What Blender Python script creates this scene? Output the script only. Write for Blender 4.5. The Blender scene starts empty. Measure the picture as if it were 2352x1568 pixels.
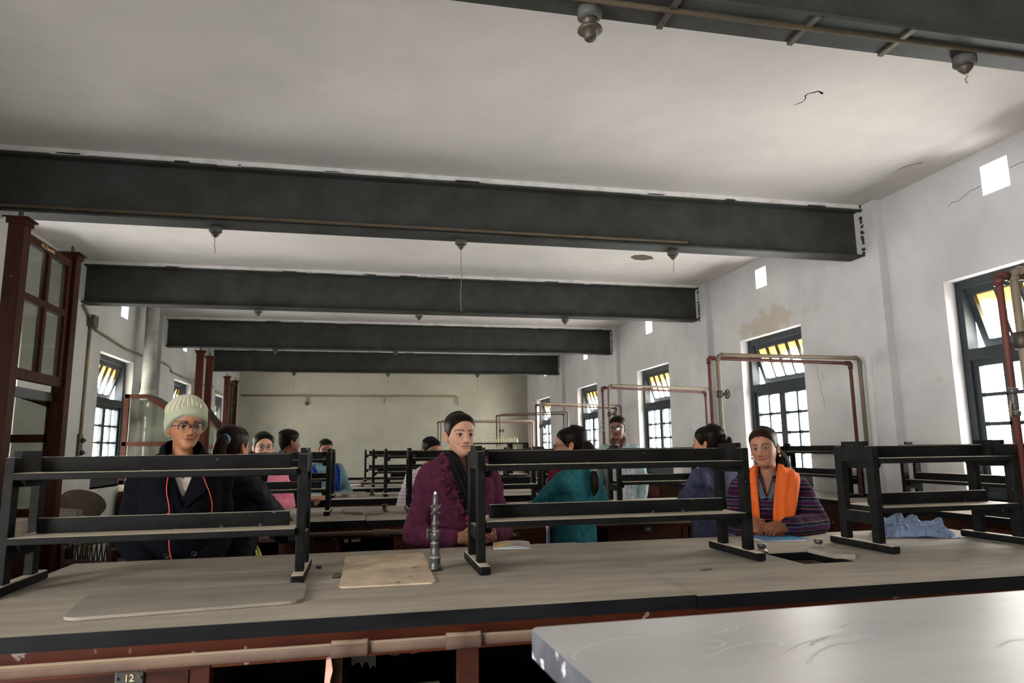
import bpy, bmesh, math, random
from mathutils import Vector, Matrix, noise as mnoise
import numpy as np
random.seed(7)
SC = bpy.context.scene
COL = SC.collection
# ------------------------------------------------------------------ camera
CAMZ = 1.37
_p, _y, _r = .1551, .2123, -.0125
def _cam_axes():
    cy, sy, cp, sp = math.cos(_y), math.sin(_y), math.cos(_p), math.sin(_p)
    f = Vector((sy*cp, cy*cp, sp)); R = Vector((cy, -sy, 0)); U = R.cross(f)
    cr, sr = math.cos(_r), math.sin(_r)
    return cr*R + sr*U, -sr*R + cr*U, f
cam = bpy.data.cameras.new('camera')
cam.lens = 24.0; cam.sensor_width = 36.0; cam.sensor_fit = 'HORIZONTAL'
cam.clip_start = .05; cam.clip_end = 200
cam_ob = bpy.data.objects.new('camera', cam); COL.objects.link(cam_ob)
_R, _U, _F = _cam_axes()
cam_ob.matrix_world = Matrix(((_R.x, _U.x, -_F.x, 0), (_R.y, _U.y, -_F.y, 0), (_R.z, _U.z, -_F.z, CAMZ), (0, 0, 0, 1)))
cam.dof.use_dof = True; cam.dof.focus_distance = 3.4; cam.dof.aperture_fstop = 4.5
SC.camera = cam_ob
# ------------------------------------------------------------------ world, daylight, exposure
w = bpy.data.worlds.new('world'); SC.world = w; w.use_nodes = True
bg = w.node_tree.nodes['Background']
bg.inputs['Color'].default_value = (1.0, .985, .962, 1)
bg.inputs['Strength'].default_value = 12.0
SC.view_settings.view_transform = 'Standard'; SC.view_settings.look = 'None'
SC.view_settings.gamma = 1.0; SC.view_settings.use_curve_mapping = False
SC.view_settings.exposure = 1.75
SC.cycles.use_denoising = True
SC.cycles.max_bounces = 12; SC.cycles.diffuse_bounces = 8; SC.cycles.transparent_max_bounces = 12
SC.cycles.sample_clamp_indirect = 8.0
def portal(loc, sx, sy, normal):
    l = bpy.data.lights.new('window_portal', 'AREA'); l.shape = 'RECTANGLE'; l.size = sx; l.size_y = sy
    l.cycles.is_portal = True
    o = bpy.data.objects.new('window_portal', l); COL.objects.link(o)
    o.location = loc
    o.rotation_euler = Vector(normal).to_track_quat('-Z', 'Z').to_euler()
    o['kind'] = 'helper'
    return o
# wall openings: (y0, y1, z0, z1)
RW = [(3.32, 4.53), (6.4, 7.62), (9.7, 10.95), (13.05, 14.35), (16.65, 18.0)]
LW = [(-4.2, -2.6), (6.2, 7.4), (9.42, 10.7), (12.9, 14.1), (16.3, 17.5)]
WZ0, WZ1 = .945, 2.65
RV = [(.6, .82), (3.86, 4.085), (6.97, 7.19), (10.25, 10.5), (13.6, 13.85), (16.9, 17.15)]
LV = [(6.95, 7.2), (10.05, 10.32), (13.35, 13.6)]
DOOR = (-1.7, .6, 0.0, 2.6)
for a, b in RW: portal((4.84, (a+b)/2, (WZ0+WZ1)/2), b-a, WZ1-WZ0, (-1, 0, 0))
for a, b in LW: portal((-3.57, (a+b)/2, (WZ0+WZ1)/2), b-a, WZ1-WZ0, (1, 0, 0))
portal((-3.57, (DOOR[0]+DOOR[1])/2, 1.25), DOOR[1]-DOOR[0], 2.5, (1, 0, 0))
# ------------------------------------------------------------------ helpers
def lin(c):
    return tuple((x/12.92 if x <= .04045 else ((x+.055)/1.055)**2.4) for x in (v/255 for v in c))
MATS = {}
def M(name, rgb, rough=.7, var=None, bump=None, metal=0.0, rgb2=None, scale=6.0, stretch=(1, 1, 1), detail=6, lo=.35, hi=.65,
      spots=None, spec=.5, dust=None, coord='Object', sheen=0):
    """procedural principled material: base colour, mottling towards rgb2, chips (spots) and settled dust"""
    m = bpy.data.materials.new(name); m.use_nodes = True; MATS[name] = m
    nt = m.node_tree; N = nt.nodes; L = nt.links
    b = N['Principled BSDF']; b.inputs['Roughness'].default_value = rough; b.inputs['Metallic'].default_value = metal
    b.inputs['Specular IOR Level'].default_value = spec
    if sheen: b.inputs['Sheen Weight'].default_value = sheen
    base = lin(rgb)
    tc = N.new('ShaderNodeTexCoord'); mp = N.new('ShaderNodeMapping'); mp.inputs['Scale'].default_value = stretch
    L.new(tc.outputs[coord], mp.inputs['Vector'])
    col = None
    if rgb2:
        n = N.new('ShaderNodeTexNoise'); n.inputs['Scale'].default_value = scale; n.inputs['Detail'].default_value = detail
        n.inputs['Roughness'].default_value = .62
        L.new(mp.outputs['Vector'], n.inputs['Vector'])
        r = N.new('ShaderNodeValToRGB'); r.color_ramp.elements[0].position = lo; r.color_ramp.elements[1].position = hi
        r.color_ramp.elements[0].color = (*base, 1); r.color_ramp.elements[1].color = (*lin(rgb2), 1)
        L.new(n.outputs['Fac'], r.inputs['Fac']); col = r.outputs['Color']
    def mixin(fac, rgbx):
        nonlocal col
        mx = N.new('ShaderNodeMix'); mx.data_type = 'RGBA'
        L.new(fac, mx.inputs['Factor'])
        if col is None: mx.inputs['A'].default_value = (*base, 1)
        else: L.new(col, mx.inputs['A'])
        mx.inputs['B'].default_value = (*lin(rgbx), 1); col = mx.outputs['Result']
    if spots:
        sc_, thr, rgbx = spots
        n = N.new('ShaderNodeTexNoise'); n.inputs['Scale'].default_value = sc_; n.inputs['Detail'].default_value = 4
        L.new(tc.outputs[coord], n.inputs['Vector'])
        r = N.new('ShaderNodeValToRGB'); r.color_ramp.elements[0].position = thr; r.color_ramp.elements[1].position = thr+.03
        L.new(n.outputs['Fac'], r.inputs['Fac']); mixin(r.outputs['Color'], rgbx)
    if dust:   # dust lies on faces that look up
        amt, rgbx = dust
        g = N.new('ShaderNodeNewGeometry'); s = N.new('ShaderNodeSeparateXYZ'); L.new(g.outputs['True Normal'], s.inputs['Vector'])
        n = N.new('ShaderNodeTexNoise'); n.inputs['Scale'].default_value = 9; n.inputs['Detail'].default_value = 5
        mp2 = N.new('ShaderNodeMapping'); mp2.inputs['Scale'].default_value = (.5, 2.5, 1)
        L.new(tc.outputs[coord], mp2.inputs['Vector']); L.new(mp2.outputs['Vector'], n.inputs['Vector'])
        r = N.new('ShaderNodeMapRange'); r.inputs['From Min'].default_value = .55; r.inputs['From Max'].default_value = .95
        L.new(s.outputs['Z'], r.inputs['Value'])
        r2 = N.new('ShaderNodeMapRange'); r2.inputs['From Min'].default_value = .25; r2.inputs['From Max'].default_value = .6
        r2.inputs['To Min'].default_value = amt*.75; r2.inputs['To Max'].default_value = amt
        L.new(n.outputs['Fac'], r2.inputs['Value'])
        mu = N.new('ShaderNodeMath'); mu.operation = 'MULTIPLY'; L.new(r.outputs['Result'], mu.inputs[0]); L.new(r2.outputs['Result'], mu.inputs[1])
        mixin(mu.outputs[0], rgbx)
    if col is None: b.inputs['Base Color'].default_value = (*base, 1)
    else: L.new(col, b.inputs['Base Color'])
    if bump:
        bs, bst, bd = bump
        n = N.new('ShaderNodeTexNoise'); n.inputs['Scale'].default_value = bs; n.inputs['Detail'].default_value = 5
        L.new(mp.outputs['Vector'], n.inputs['Vector'])
        bu = N.new('ShaderNodeBump'); bu.inputs['Strength'].default_value = bst; bu.inputs['Distance'].default_value = bd
        L.new(n.outputs['Fac'], bu.inputs['Height']); L.new(bu.outputs['Normal'], b.inputs['Normal'])
    return m
def facing(N, L):
    w_ = N.new('ShaderNodeLayerWeight'); w_.inputs['Blend'].default_value = .5
    p = N.new('ShaderNodeMath'); p.operation = 'POWER'; L.new(w_.outputs['Facing'], p.inputs[0]); p.inputs[1].default_value = 5
    q = N.new('ShaderNodeMath'); q.operation = 'MULTIPLY_ADD'; L.new(p.outputs[0], q.inputs[0]); q.inputs[1].default_value = .6; q.inputs[2].default_value = .03
    return q
def glass_mat(name, tint=(.95, .97, .96), dirt=0.12, dirt_rgb=(150, 145, 135), transl=0.0):
    m = bpy.data.materials.new(name); m.use_nodes = True; nt = m.node_tree; N = nt.nodes; L = nt.links
    N.remove(N['Principled BSDF']); out = N['Material Output']
    t = N.new('ShaderNodeBsdfTransparent'); t.inputs['Color'].default_value = (*tint, 1)
    g = N.new('ShaderNodeBsdfGlossy'); g.inputs['Roughness'].default_value = .04
    f = facing(N, L)
    mx = N.new('ShaderNodeMixShader'); L.new(f.outputs[0], mx.inputs[0]); L.new(t.outputs[0], mx.inputs[1]); L.new(g.outputs[0], mx.inputs[2])
    d = N.new('ShaderNodeBsdfDiffuse'); d.inputs['Color'].default_value = (*lin(dirt_rgb), 1)
    tc = N.new('ShaderNodeTexCoord'); n = N.new('ShaderNodeTexNoise'); n.inputs['Scale'].default_value = 4; n.inputs['Detail'].default_value = 6
    L.new(tc.outputs['Object'], n.inputs['Vector'])
    r = N.new('ShaderNodeMapRange'); r.inputs['From Min'].default_value = .35; r.inputs['From Max'].default_value = .75
    r.inputs['To Min'].default_value = dirt*.4; r.inputs['To Max'].default_value = dirt*2
    L.new(n.outputs['Fac'], r.inputs['Value'])
    m2 = N.new('ShaderNodeMixShader'); L.new(r.outputs['Result'], m2.inputs[0]); L.new(mx.outputs[0], m2.inputs[1]); L.new(d.outputs[0], m2.inputs[2])
    L.new(m2.outputs[0], out.inputs['Surface'])
    MATS[name] = m
    return m

class MB:
    def __init__(s): s.bm = bmesh.new()
    def box(s, x0, x1, y0, y1, z0, z1, mi=0, T=None, bev=0, fn=None):
        P = [(x, y, z) for x in (x0, x1) for y in (y0, y1) for z in (z0, z1)]
        if fn: P = [fn(*p) for p in P]
        if T: P = [T @ Vector(p) for p in P]
        v = [s.bm.verts.new(p) for p in P]
        F = [(0, 1, 3, 2), (4, 6, 7, 5), (0, 4, 5, 1), (2, 3, 7, 6), (0, 2, 6, 4), (1, 5, 7, 3)]
        fs = [s.bm.faces.new([v[i] for i in f]) for f in F]
        for f in fs: f.material_index = mi
        bmesh.ops.recalc_face_normals(s.bm, faces=fs)
        if bev:
            es = list({e for f in fs for e in f.edges})
            r = bmesh.ops.bevel(s.bm, geom=es, offset=bev, segments=2, profile=.5, affect='EDGES', clamp_overlap=True)
            for f in r['faces']: f.material_index = mi
        return s
    def tube(s, pts, r, n=10, mi=0, cap=True, smooth=True):
        pts = [Vector(p) for p in pts]; rr = r if isinstance(r, (list, tuple)) else [r]*len(pts)
        rings = []; prev = None
        for i, p in enumerate(pts):
            a = pts[max(i-1, 0)]; b = pts[min(i+1, len(pts)-1)]; t = (b-a)
            t = t.normalized() if t.length > 1e-9 else Vector((0, 0, 1))
            if prev is None:
                up = Vector((0, 0, 1)) if abs(t.z) < .9 else Vector((1, 0, 0)); u = t.cross(up).normalized()
            else:
                u = prev - t*prev.dot(t); u = u.normalized() if u.length > 1e-6 else t.orthogonal().normalized()
            prev = u; v = t.cross(u)
            rings.append([s.bm.verts.new(p + (u*math.cos(2*math.pi*k/n) + v*math.sin(2*math.pi*k/n))*rr[i]) for k in range(n)])
        fs = []
        for i in range(len(rings)-1):
            for k in range(n):
                fs.append(s.bm.faces.new((rings[i][k], rings[i][(k+1) % n], rings[i+1][(k+1) % n], rings[i+1][k])))
        if cap:
            fs.append(s.bm.faces.new(rings[0][::-1])); fs.append(s.bm.faces.new(rings[-1]))
        for f in fs: f.material_index = mi; f.smooth = smooth
        if cap: fs[-1].smooth = fs[-2].smooth = False
        return s
    def lathe(s, prof, n=20, o=(0, 0, 0), axis='z', mi=0, smooth=True):
        o = Vector(o); rings = []
        for r, h in prof:
            ring = []
            for k in range(n):
                a = 2*math.pi*k/n; c, d = r*math.cos(a), r*math.sin(a)
                q = {'z': (c, d, h), 'x': (h, c, d), 'y': (d, h, c)}[axis]
                ring.append(s.bm.verts.new(o+Vector(q)))
            rings.append(ring)
        fs = []
        for i in range(len(rings)-1):
            for k in range(n): fs.append(s.bm.faces.new((rings[i][k], rings[i][(k+1) % n], rings[i+1][(k+1) % n], rings[i+1][k])))
        fs.append(s.bm.faces.new(rings[0][::-1])); fs.append(s.bm.faces.new(rings[-1]))
        for f in fs: f.material_index = mi; f.smooth = smooth
        return s
    def prism(s, pts, z0, z1, mi=0, fn=None, topmi=None):
        """polygon in xy extruded z0..z1; fn maps (x,y,z)"""
        fn = fn or (lambda x, y, z: (x, y, z))
        a = [s.bm.verts.new(fn(p[0], p[1], z0)) for p in pts]; b = [s.bm.verts.new(fn(p[0], p[1], z1)) for p in pts]
        fs = [s.bm.faces.new(a[::-1]), s.bm.faces.new(b)]
        n = len(pts)
        for i in range(n): fs.append(s.bm.faces.new((a[i], a[(i+1) % n], b[(i+1) % n], b[i])))
        for f in fs: f.material_index = mi
        if topmi is not None: fs[1].material_index = topmi
        bmesh.ops.recalc_face_normals(s.bm, faces=fs)
        return s
    def build(s, name, mats, parent=None, smooth=None):
        me = bpy.data.meshes.new(name)
        bmesh.ops.recalc_face_normals(s.bm, faces=s.bm.faces)
        if smooth is not None:
            for f in s.bm.faces: f.smooth = smooth
        s.bm.to_mesh(me); s.bm.free()
        for m in (mats if isinstance(mats, (list, tuple)) else [mats]): me.materials.append(m if not isinstance(m, str) else MATS[m])
        o = bpy.data.objects.new(name, me); COL.objects.link(o)
        if parent: o.parent = parent
        return o
def tag(o, label, cat, group=None):
    o['label'] = label; o['category'] = cat
    if group: o['group'] = group
    return o
def empty(name, loc=(0, 0, 0), label=None, cat=None, group=None, rz=0):
    o = bpy.data.objects.new(name, None); COL.objects.link(o); o.location = loc; o.rotation_euler = (0, 0, rz)
    if label: tag(o, label, cat, group)
    return o
def struct(o): o['kind'] = 'structure'; return o
def text_mesh(name, txt, size, mat, parent, M4, depth=.0015):
    cu = bpy.data.curves.new(name, 'FONT'); cu.body = txt; cu.size = size; cu.extrude = depth; cu.align_x = 'CENTER'; cu.align_y = 'CENTER'
    t = bpy.data.objects.new(name+'_tmp', cu); COL.objects.link(t)
    dg = bpy.context.evaluated_depsgraph_get(); me = bpy.data.meshes.new_from_object(t.evaluated_get(dg))
    bpy.data.objects.remove(t)
    o = bpy.data.objects.new(name, me); COL.objects.link(o); me.materials.clear(); me.materials.append(MATS[mat])
    o.parent = parent; o.matrix_local = M4
    return o
# ------------------------------------------------------------------ materials
M('whitewash', (196, 194, 193), .95, rgb2=(178, 177, 177), scale=1.3, bump=(14, .25, .02), spots=(5.5, .69, (178, 172, 163)))
M('whitewash_shaded', (176, 176, 171), .95, rgb2=(158, 158, 154), scale=1.3, bump=(14, .25, .02), spots=(5.5, .69, (150, 146, 138)))  # darker copy of the whitewash: the left wall's shade is put into its colour
def damp(name, y0, z0, ry, rz, rgb):
    m = MATS[name]; nt = m.node_tree; N = nt.nodes; L = nt.links; b = N['Principled BSDF']; src = b.inputs['Base Color'].links[0].from_socket
    tc = N.new('ShaderNodeTexCoord'); sp = N.new('ShaderNodeSeparateXYZ'); L.new(tc.outputs['Object'], sp.inputs[0])
    def fall(o, c, r):
        a = N.new('ShaderNodeMath'); a.operation = 'SUBTRACT'; L.new(o, a.inputs[0]); a.inputs[1].default_value = c
        q = N.new('ShaderNodeMath'); q.operation = 'ABSOLUTE'; L.new(a.outputs[0], q.inputs[0])
        k = N.new('ShaderNodeMapRange'); k.inputs['From Min'].default_value = r; k.inputs['From Max'].default_value = 0; L.new(q.outputs[0], k.inputs['Value']); return k.outputs['Result']
    u = N.new('ShaderNodeMath'); u.operation = 'MULTIPLY'; L.new(fall(sp.outputs['Y'], y0, ry), u.inputs[0]); L.new(fall(sp.outputs['Z'], z0, rz), u.inputs[1])
    n = N.new('ShaderNodeTexNoise'); n.inputs['Scale'].default_value = 5; n.inputs['Detail'].default_value = 8; L.new(tc.outputs['Object'], n.inputs['Vector'])
    v = N.new('ShaderNodeMath'); v.operation = 'MULTIPLY_ADD'; L.new(u.outputs[0], v.inputs[0]); v.inputs[1].default_value = .6; L.new(n.outputs['Fac'], v.inputs[2])
    r = N.new('ShaderNodeMapRange'); r.inputs['From Min'].default_value = .72; r.inputs['From Max'].default_value = .84; r.inputs['To Max'].default_value = .65; L.new(v.outputs[0], r.inputs['Value'])
    mx = N.new('ShaderNodeMix'); mx.data_type = 'RGBA'; L.new(r.outputs['Result'], mx.inputs['Factor']); L.new(src, mx.inputs['A']); mx.inputs['B'].default_value = (*lin(rgb), 1)
    L.new(mx.outputs['Result'], b.inputs['Base Color'])
damp('whitewash', 6.9, 2.78, 1.1, .26, (172, 158, 132))
M('ceiling_wash', (210, 205, 201), .95, rgb2=(195, 191, 188), scale=.9, bump=(5, .35, .03))
M('far_wall_shaded', (172, 168, 152), .95, rgb2=(158, 155, 140), scale=1.1, bump=(14, .2, .02))  # the dim light at the far end is painted in as a darker wall colour
M('beam_paint', (62, 65, 63), .6, rgb2=(50, 49, 46), scale=3.5, bump=(30, .2, .01), spec=.16)
M('beam_plaster', (206, 204, 202), .9, rgb2=(170, 168, 165), scale=7, lo=.5, hi=.75)
M('frame_paint', (44, 52, 56), .5, rgb2=(34, 40, 44), scale=5, bump=(40, .15, .005), spec=.3)
M('floor_cement', (92, 86, 80), .85, rgb2=(70, 64, 60), scale=2.5)
M('bench_dust', (164, 154, 139), .82, rgb2=(138, 129, 116), scale=5, stretch=(.45, 2.2, 1), bump=(16, .12, .01), spots=(4.2, .73, (92, 78, 68)))
M('bench_black', (14, 15, 17), .5, rgb2=(24, 25, 27), scale=6, stretch=(.6, 2, 2), spots=(16, .74, (90, 88, 84)), spec=.08)
M('fg_grey', (180, 178, 176), .38, rgb2=(162, 161, 160), scale=2.2, stretch=(.5, 2.4, 1), spots=None, bump=(6, .1, .01))
M('fg_edge', (84, 86, 92), .5, rgb2=(48, 50, 56), scale=8, spots=(16, .62, (168, 168, 172)))
M('red_wood', (92, 40, 20), .5, spec=.2, rgb2=(66, 30, 20), scale=5, stretch=(.7, 3, 3), spots=(14, .66, (150, 138, 128)))
M('dark_wood', (66, 34, 23), .6, spec=.12, rgb2=(44, 24, 18), scale=5, stretch=(.7, 3, 3), spots=(18, .7, (120, 106, 96)))
M('post_wood', (62, 29, 16), .5, spec=.08, rgb2=(42, 19, 12), scale=4, stretch=(4, 4, .6), spots=(20, .72, (150, 130, 118)), dust=(.8, (105, 85, 70)))
M('rack_black', (14, 14, 14), .5, rgb2=(26, 26, 26), scale=14, stretch=(.4, 1.5, 1.5), spots=(30, .70, (84, 82, 78)), dust=(.95, (204, 192, 170)), spec=.06)
M('pipe_beige', (90, 72, 59), .65, rgb2=(74, 58, 50), scale=6, spots=(24, .72, (190, 184, 170)), dust=(.9, (136, 121, 102)), spec=.15)
M('pipe_grey', (104, 95, 80), .5, spec=.3, rgb2=(120, 106, 88), scale=9)
M('pipe_red', (88, 42, 36), .55, rgb2=(74, 42, 36), scale=8, spec=.3)
M('brass_dirty', (84, 84, 82), .4, metal=.35, rgb2=(56, 57, 58), scale=24, dust=(.95, (196, 184, 160)))
M('iron', (56, 52, 46), .55, metal=.4, rgb2=(84, 74, 60), scale=20)
M('conduit', (150, 128, 98), .7, rgb2=(112, 98, 80), scale=10)
M('wire', (84, 76, 66), .8)
M('switch_wood', (92, 82, 66), .7, rgb2=(62, 52, 42), scale=14)
M('old_wood', (50, 41, 33), .75, rgb2=(36, 29, 24), scale=9, spec=.1)
M('black_plastic', (28, 26, 25), .4)
M('slab_board', (206, 186, 158), .75, rgb2=(160, 142, 120), scale=5.5, spots=(13, .67, (110, 94, 82)))
M('stone_cover', (142, 133, 120), .8, rgb2=(122, 114, 104), scale=4, stretch=(.5, 2, 1))
M('rose_grey', (80, 80, 78), .6, rgb2=(60, 58, 54), scale=20, spec=.2)
M('beam_conduit', (80, 74, 66), .7, rgb2=(96, 82, 62), scale=10, spec=.1)
M('tile_white', (166, 162, 154), .35, rgb2=(160, 152, 140), scale=6)
M('label_paper', (214, 208, 192), .8)
M('plate_black', (40, 40, 38), .5, rgb2=(60, 58, 54), scale=20)
M('numeral', (222, 196, 140), .6)
M('broken_wood', (196, 140, 116), .7, rgb2=(226, 190, 170), scale=8)
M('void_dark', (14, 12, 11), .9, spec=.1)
M('cane', (74, 58, 42), .8)
M('bottle_glass', (214, 210, 190), .2, rgb2=(190, 180, 150), scale=14)
M('bottle_stopper', (214, 200, 160), .4)
M('flue', (146, 148, 144), .8, rgb2=(124, 124, 120), scale=5)
M('paint_dark_rail', (40, 38, 36), .5)
glass_mat('pane_clear', dirt=.03)
def stained_pane():
    m = bpy.data.materials.new('pane_transom'); m.use_nodes = True; nt = m.node_tree; N = nt.nodes; L = nt.links; N.remove(N['Principled BSDF']); out = N['Material Output']
    tc = N.new('ShaderNodeTexCoord'); sp = N.new('ShaderNodeSeparateXYZ'); L.new(tc.outputs['Object'], sp.inputs[0])
    n = N.new('ShaderNodeTexNoise'); n.inputs['Scale'].default_value = 5; n.inputs['Detail'].default_value = 6; L.new(tc.outputs['Object'], n.inputs['Vector'])
    a = N.new('ShaderNodeMath'); a.operation = 'MULTIPLY_ADD'; L.new(n.outputs['Fac'], a.inputs[0]); a.inputs[1].default_value = .3; L.new(sp.outputs['Z'], a.inputs[2])
    r = N.new('ShaderNodeMapRange'); r.inputs['From Min'].default_value = 2.44; r.inputs['From Max'].default_value = 2.78; L.new(a.outputs[0], r.inputs['Value'])
    c = N.new('ShaderNodeValToRGB'); e = c.color_ramp.elements; e[0].position = 0; e[0].color = (.93, .93, .9, 1); e[1].position = 1; e[1].color = (.012, .0050, .0010, 1)
    q = e.new(.45); q.color = (.12, .062, .016, 1); q = e.new(.2); q.color = (.6, .5, .3, 1)
    L.new(r.outputs['Result'], c.inputs['Fac'])
    t = N.new('ShaderNodeBsdfTransparent'); L.new(c.outputs['Color'], t.inputs['Color'])
    g = N.new('ShaderNodeBsdfGlossy'); g.inputs['Roughness'].default_value = .08; f = facing(N, L)
    mx = N.new('ShaderNodeMixShader'); L.new(f.outputs[0], mx.inputs[0]); L.new(t.outputs[0], mx.inputs[1]); L.new(g.outputs[0], mx.inputs[2]); L.new(mx.outputs[0], out.inputs['Surface'])
    MATS['pane_transom'] = m
stained_pane()
glass_mat('pane_cupboard', tint=(.68, .70, .65), dirt=.07, dirt_rgb=(150, 148, 136))
# ------------------------------------------------------------------ room shell
ZC = 3.565; Y0R, Y1R = -5.2, 19.1; XR, XL = 4.55, -3.28
def holes_grid(bm, us, vs, holes, f0, f1, mi=0):
    """wall slab between planes f0 and f1 (functions of u,v), with rectangular holes"""
    U = sorted({*us, *[h[i] for h in holes for i in (0, 1)]}); V = sorted({*vs, *[h[i] for h in holes for i in (2, 3)]})
    def solid(i, j):
        if i < 0 or j < 0 or i >= len(U)-1 or j >= len(V)-1: return False
        a, b = (U[i]+U[i+1])/2, (V[j]+V[j+1])/2
        return not any(h[0] < a < h[1] and h[2] < b < h[3] for h in holes)
    vc = {}
    def vert(i, j, k):
        if (i, j, k) not in vc: vc[(i, j, k)] = bm.verts.new((f0 if k == 0 else f1)(U[i], V[j]))
        return vc[(i, j, k)]
    for i in range(len(U)-1):
        for j in range(len(V)-1):
            if not solid(i, j): continue
            q = [(i, j), (i+1, j), (i+1, j+1), (i, j+1)]
            fs = [bm.faces.new([vert(a, b, 0) for a, b in q]), bm.faces.new([vert(a, b, 1) for a, b in q[::-1]])]
            for (di, dj), (p, r) in (((0, -1), (0, 1)), ((1, 0), (1, 2)), ((0, 1), (2, 3)), ((-1, 0), (3, 0))):
                if not solid(i+di, j+dj):
                    fs.append(bm.faces.new([vert(*q[p], 0), vert(*q[r], 0), vert(*q[r], 1), vert(*q[p], 1)]))
            for f in fs: f.material_index = mi
BEAMS = [-4.1, -.85, 2.39, 5.47, 8.67, 12.09, 15.65]
PIL = [b for b in BEAMS]
def side_wall(name, x, sgn, wins, vents, extra=()):
    m = MB(); H = [(a, b, WZ0, WZ1) for a, b in wins] + [(a, b, 3.215, 3.445) for a, b in vents] + list(extra)
    holes_grid(m.bm, [Y0R, Y1R], [0, 3.7], H, lambda u, v: (x, u, v), lambda u, v: (x+sgn*.24, u, v))
    for b in PIL:
        y = b-.1
        m.box(x-sgn*.08, x+sgn*.01, y-.27, y+.27, 0, 3.56)
    return struct(m.build(name, 'whitewash' if sgn > 0 else 'whitewash_shaded'))
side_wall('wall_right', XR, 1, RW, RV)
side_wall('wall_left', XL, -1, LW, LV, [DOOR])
m = MB(); m.box(XL-.45, XR+.45, Y1R, Y1R+.4, 0, 3.7); struct(m.build('wall_back', 'far_wall_shaded'))
m = MB(); holes_grid(m.bm, [XL-.45, XR+.45], [0, 3.7], [], lambda u, v: (u, Y0R, v), lambda u, v: (u, Y0R-.4, v))
struct(m.build('wall_front', 'whitewash'))
m = MB(); m.box(XL-.45, XR+.45, Y0R-.4, Y1R+.4, -.12, 0); struct(m.build('floor', 'floor_cement'))
m = MB(); m.box(XL-.45, XR+.45, Y0R-.4, Y1R+.4, ZC, ZC+.15); struct(m.build('ceiling', 'ceiling_wash'))
# cracks and loose plaster in the whitewash (wear with a shape of its own)
def crack(name, pts, w, n, mat='wire'):
    m = MB(); m.tube([Vector(p)+Vector(n)*.0 for p in pts], [w*(.4+.6*random.random()) for _ in pts], n=5)
    return m
cm = MB()
def jag(a, b, k, amp, ax):
    a, b = Vector(a), Vector(b); out = []
    for i in range(k+1):
        p = a.lerp(b, i/k)
        if 0 < i < k: p += Vector([random.uniform(-amp, amp) if j in ax else 0 for j in range(3)])
        out.append(p)
    return out
cm.tube([(2.701, 3.697, ZC), (2.725, 3.657, ZC), (2.733, 3.633, ZC), (2.719, 3.59, ZC)], [.001, .003, .002, .003], n=5)
cm.tube([(2.719, 3.59, ZC), (2.70, 3.572, ZC), (2.704, 3.538, ZC), (2.73, 3.522, ZC), (2.742, 3.504, ZC), (2.76, 3.508, ZC), (2.789, 3.522, ZC)], [.003, .004, .0025, .005, .004, .005, .008], n=5)
cm.tube([(4.184, 4.49, ZC), (4.201, 4.416, ZC), (4.237, 4.366, ZC), (4.273, 4.326, ZC)], [.001, .003, .002, .003], n=5)
cm.tube(jag((XR, 6.22, 2.25), (XR, 6.12, 1.75), 8, .012, (1,)), .0014, n=5)
cm.tube(jag((XR, 3.85, 3.34), (XR, 3.3, 3.36), 7, .012, (2,)), .0018, n=5)
cm.tube(jag((XR, 4.4, 3.25), (XR, 4.1, 3.3), 7, .012, (2,)), .0018, n=5)
struct(cm.build('trim_1', 'void_dark'))   # plaster cracks
cm = MB(); cm.prism([(3.02, 7.2), (3.12, 7.16), (3.24, 7.22), (3.3, 7.3), (3.2, 7.38), (3.08, 7.36), (3.0, 7.28)], ZC-.006, ZC+.01)
tag(cm.build('damp_patch', 'switch_wood'), 'brown patch of bare plaster on the ceiling beyond the second beam', 'plaster patch')
# steel beams
for i, y in enumerate(BEAMS):
    m = MB()
    zb = 3.077; yw = y-.095
    m.box(XL-.02, XR-.06, y-.19, y, zb, zb+.018, bev=.004)
    m.box(XL-.02, XR-.06, yw-.008, yw+.008, zb+.018, 3.535)
    m.box(XL-.02, XR-.06, y-.185, y-.005, 3.512, 3.53)
    m.box(XL-.02, XR-.06, y-.20, y+.01, 3.53, ZC+.005, mi=1)
    for k in range(16):   # rough plaster line along the top flange
        a = random.uniform(XL, XR-.3); m.box(a, a+random.uniform(.05, .25), y-.203, y-.18, 3.527+random.uniform(-.004, .004), 3.536, mi=random.choice((0, 1, 1)))
    struct(m.build('ceiling_beam', ['beam_paint', 'beam_plaster']))
    # ragged mortar where the beam enters the right pilaster
    m = MB()
    for k in range(26):
        z = random.uniform(3.05, 3.54); s = random.uniform(.005, .016)
        m.box(XR-.086-s*.6, XR-.07, y-.2-random.uniform(0, .02), y-.2+s, z, z+s*1.6)
    struct(m.build('trim_%d' % (i+2), 'iron'))
# conduit along the flange of each visible beam
def conduit(name, pts, r, label, mat='conduit', clamps=()):
    e = empty(name, (0, 0, 0), label, 'conduit')
    m = MB(); m.tube(pts, r, n=8); m.build('tube', 'beam_conduit', e)
    for c in clamps:
        m = MB(); m.box(c[0]-.012, c[0]+.012, c[1]-.1, c[1]+.1, c[2]-.006, c[2]+.004); m.build('clamp', 'iron', e)
    return e
conduit('beam_conduit', [(XL+.1, 2.27, 3.068), (XR-.1, 2.27, 3.068)], .011, 'thin conduit clamped under the nearest ceiling beam', 'conduit',
        [(x, 2.29, 3.071) for x in (1.15, 1.75, 2.2)])
conduit('beam_conduit', [(XL+.1, 5.27, 3.115), (2.7, 5.27, 3.115)], .012, 'thin conduit along the lower flange of the second beam', 'conduit')
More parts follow.
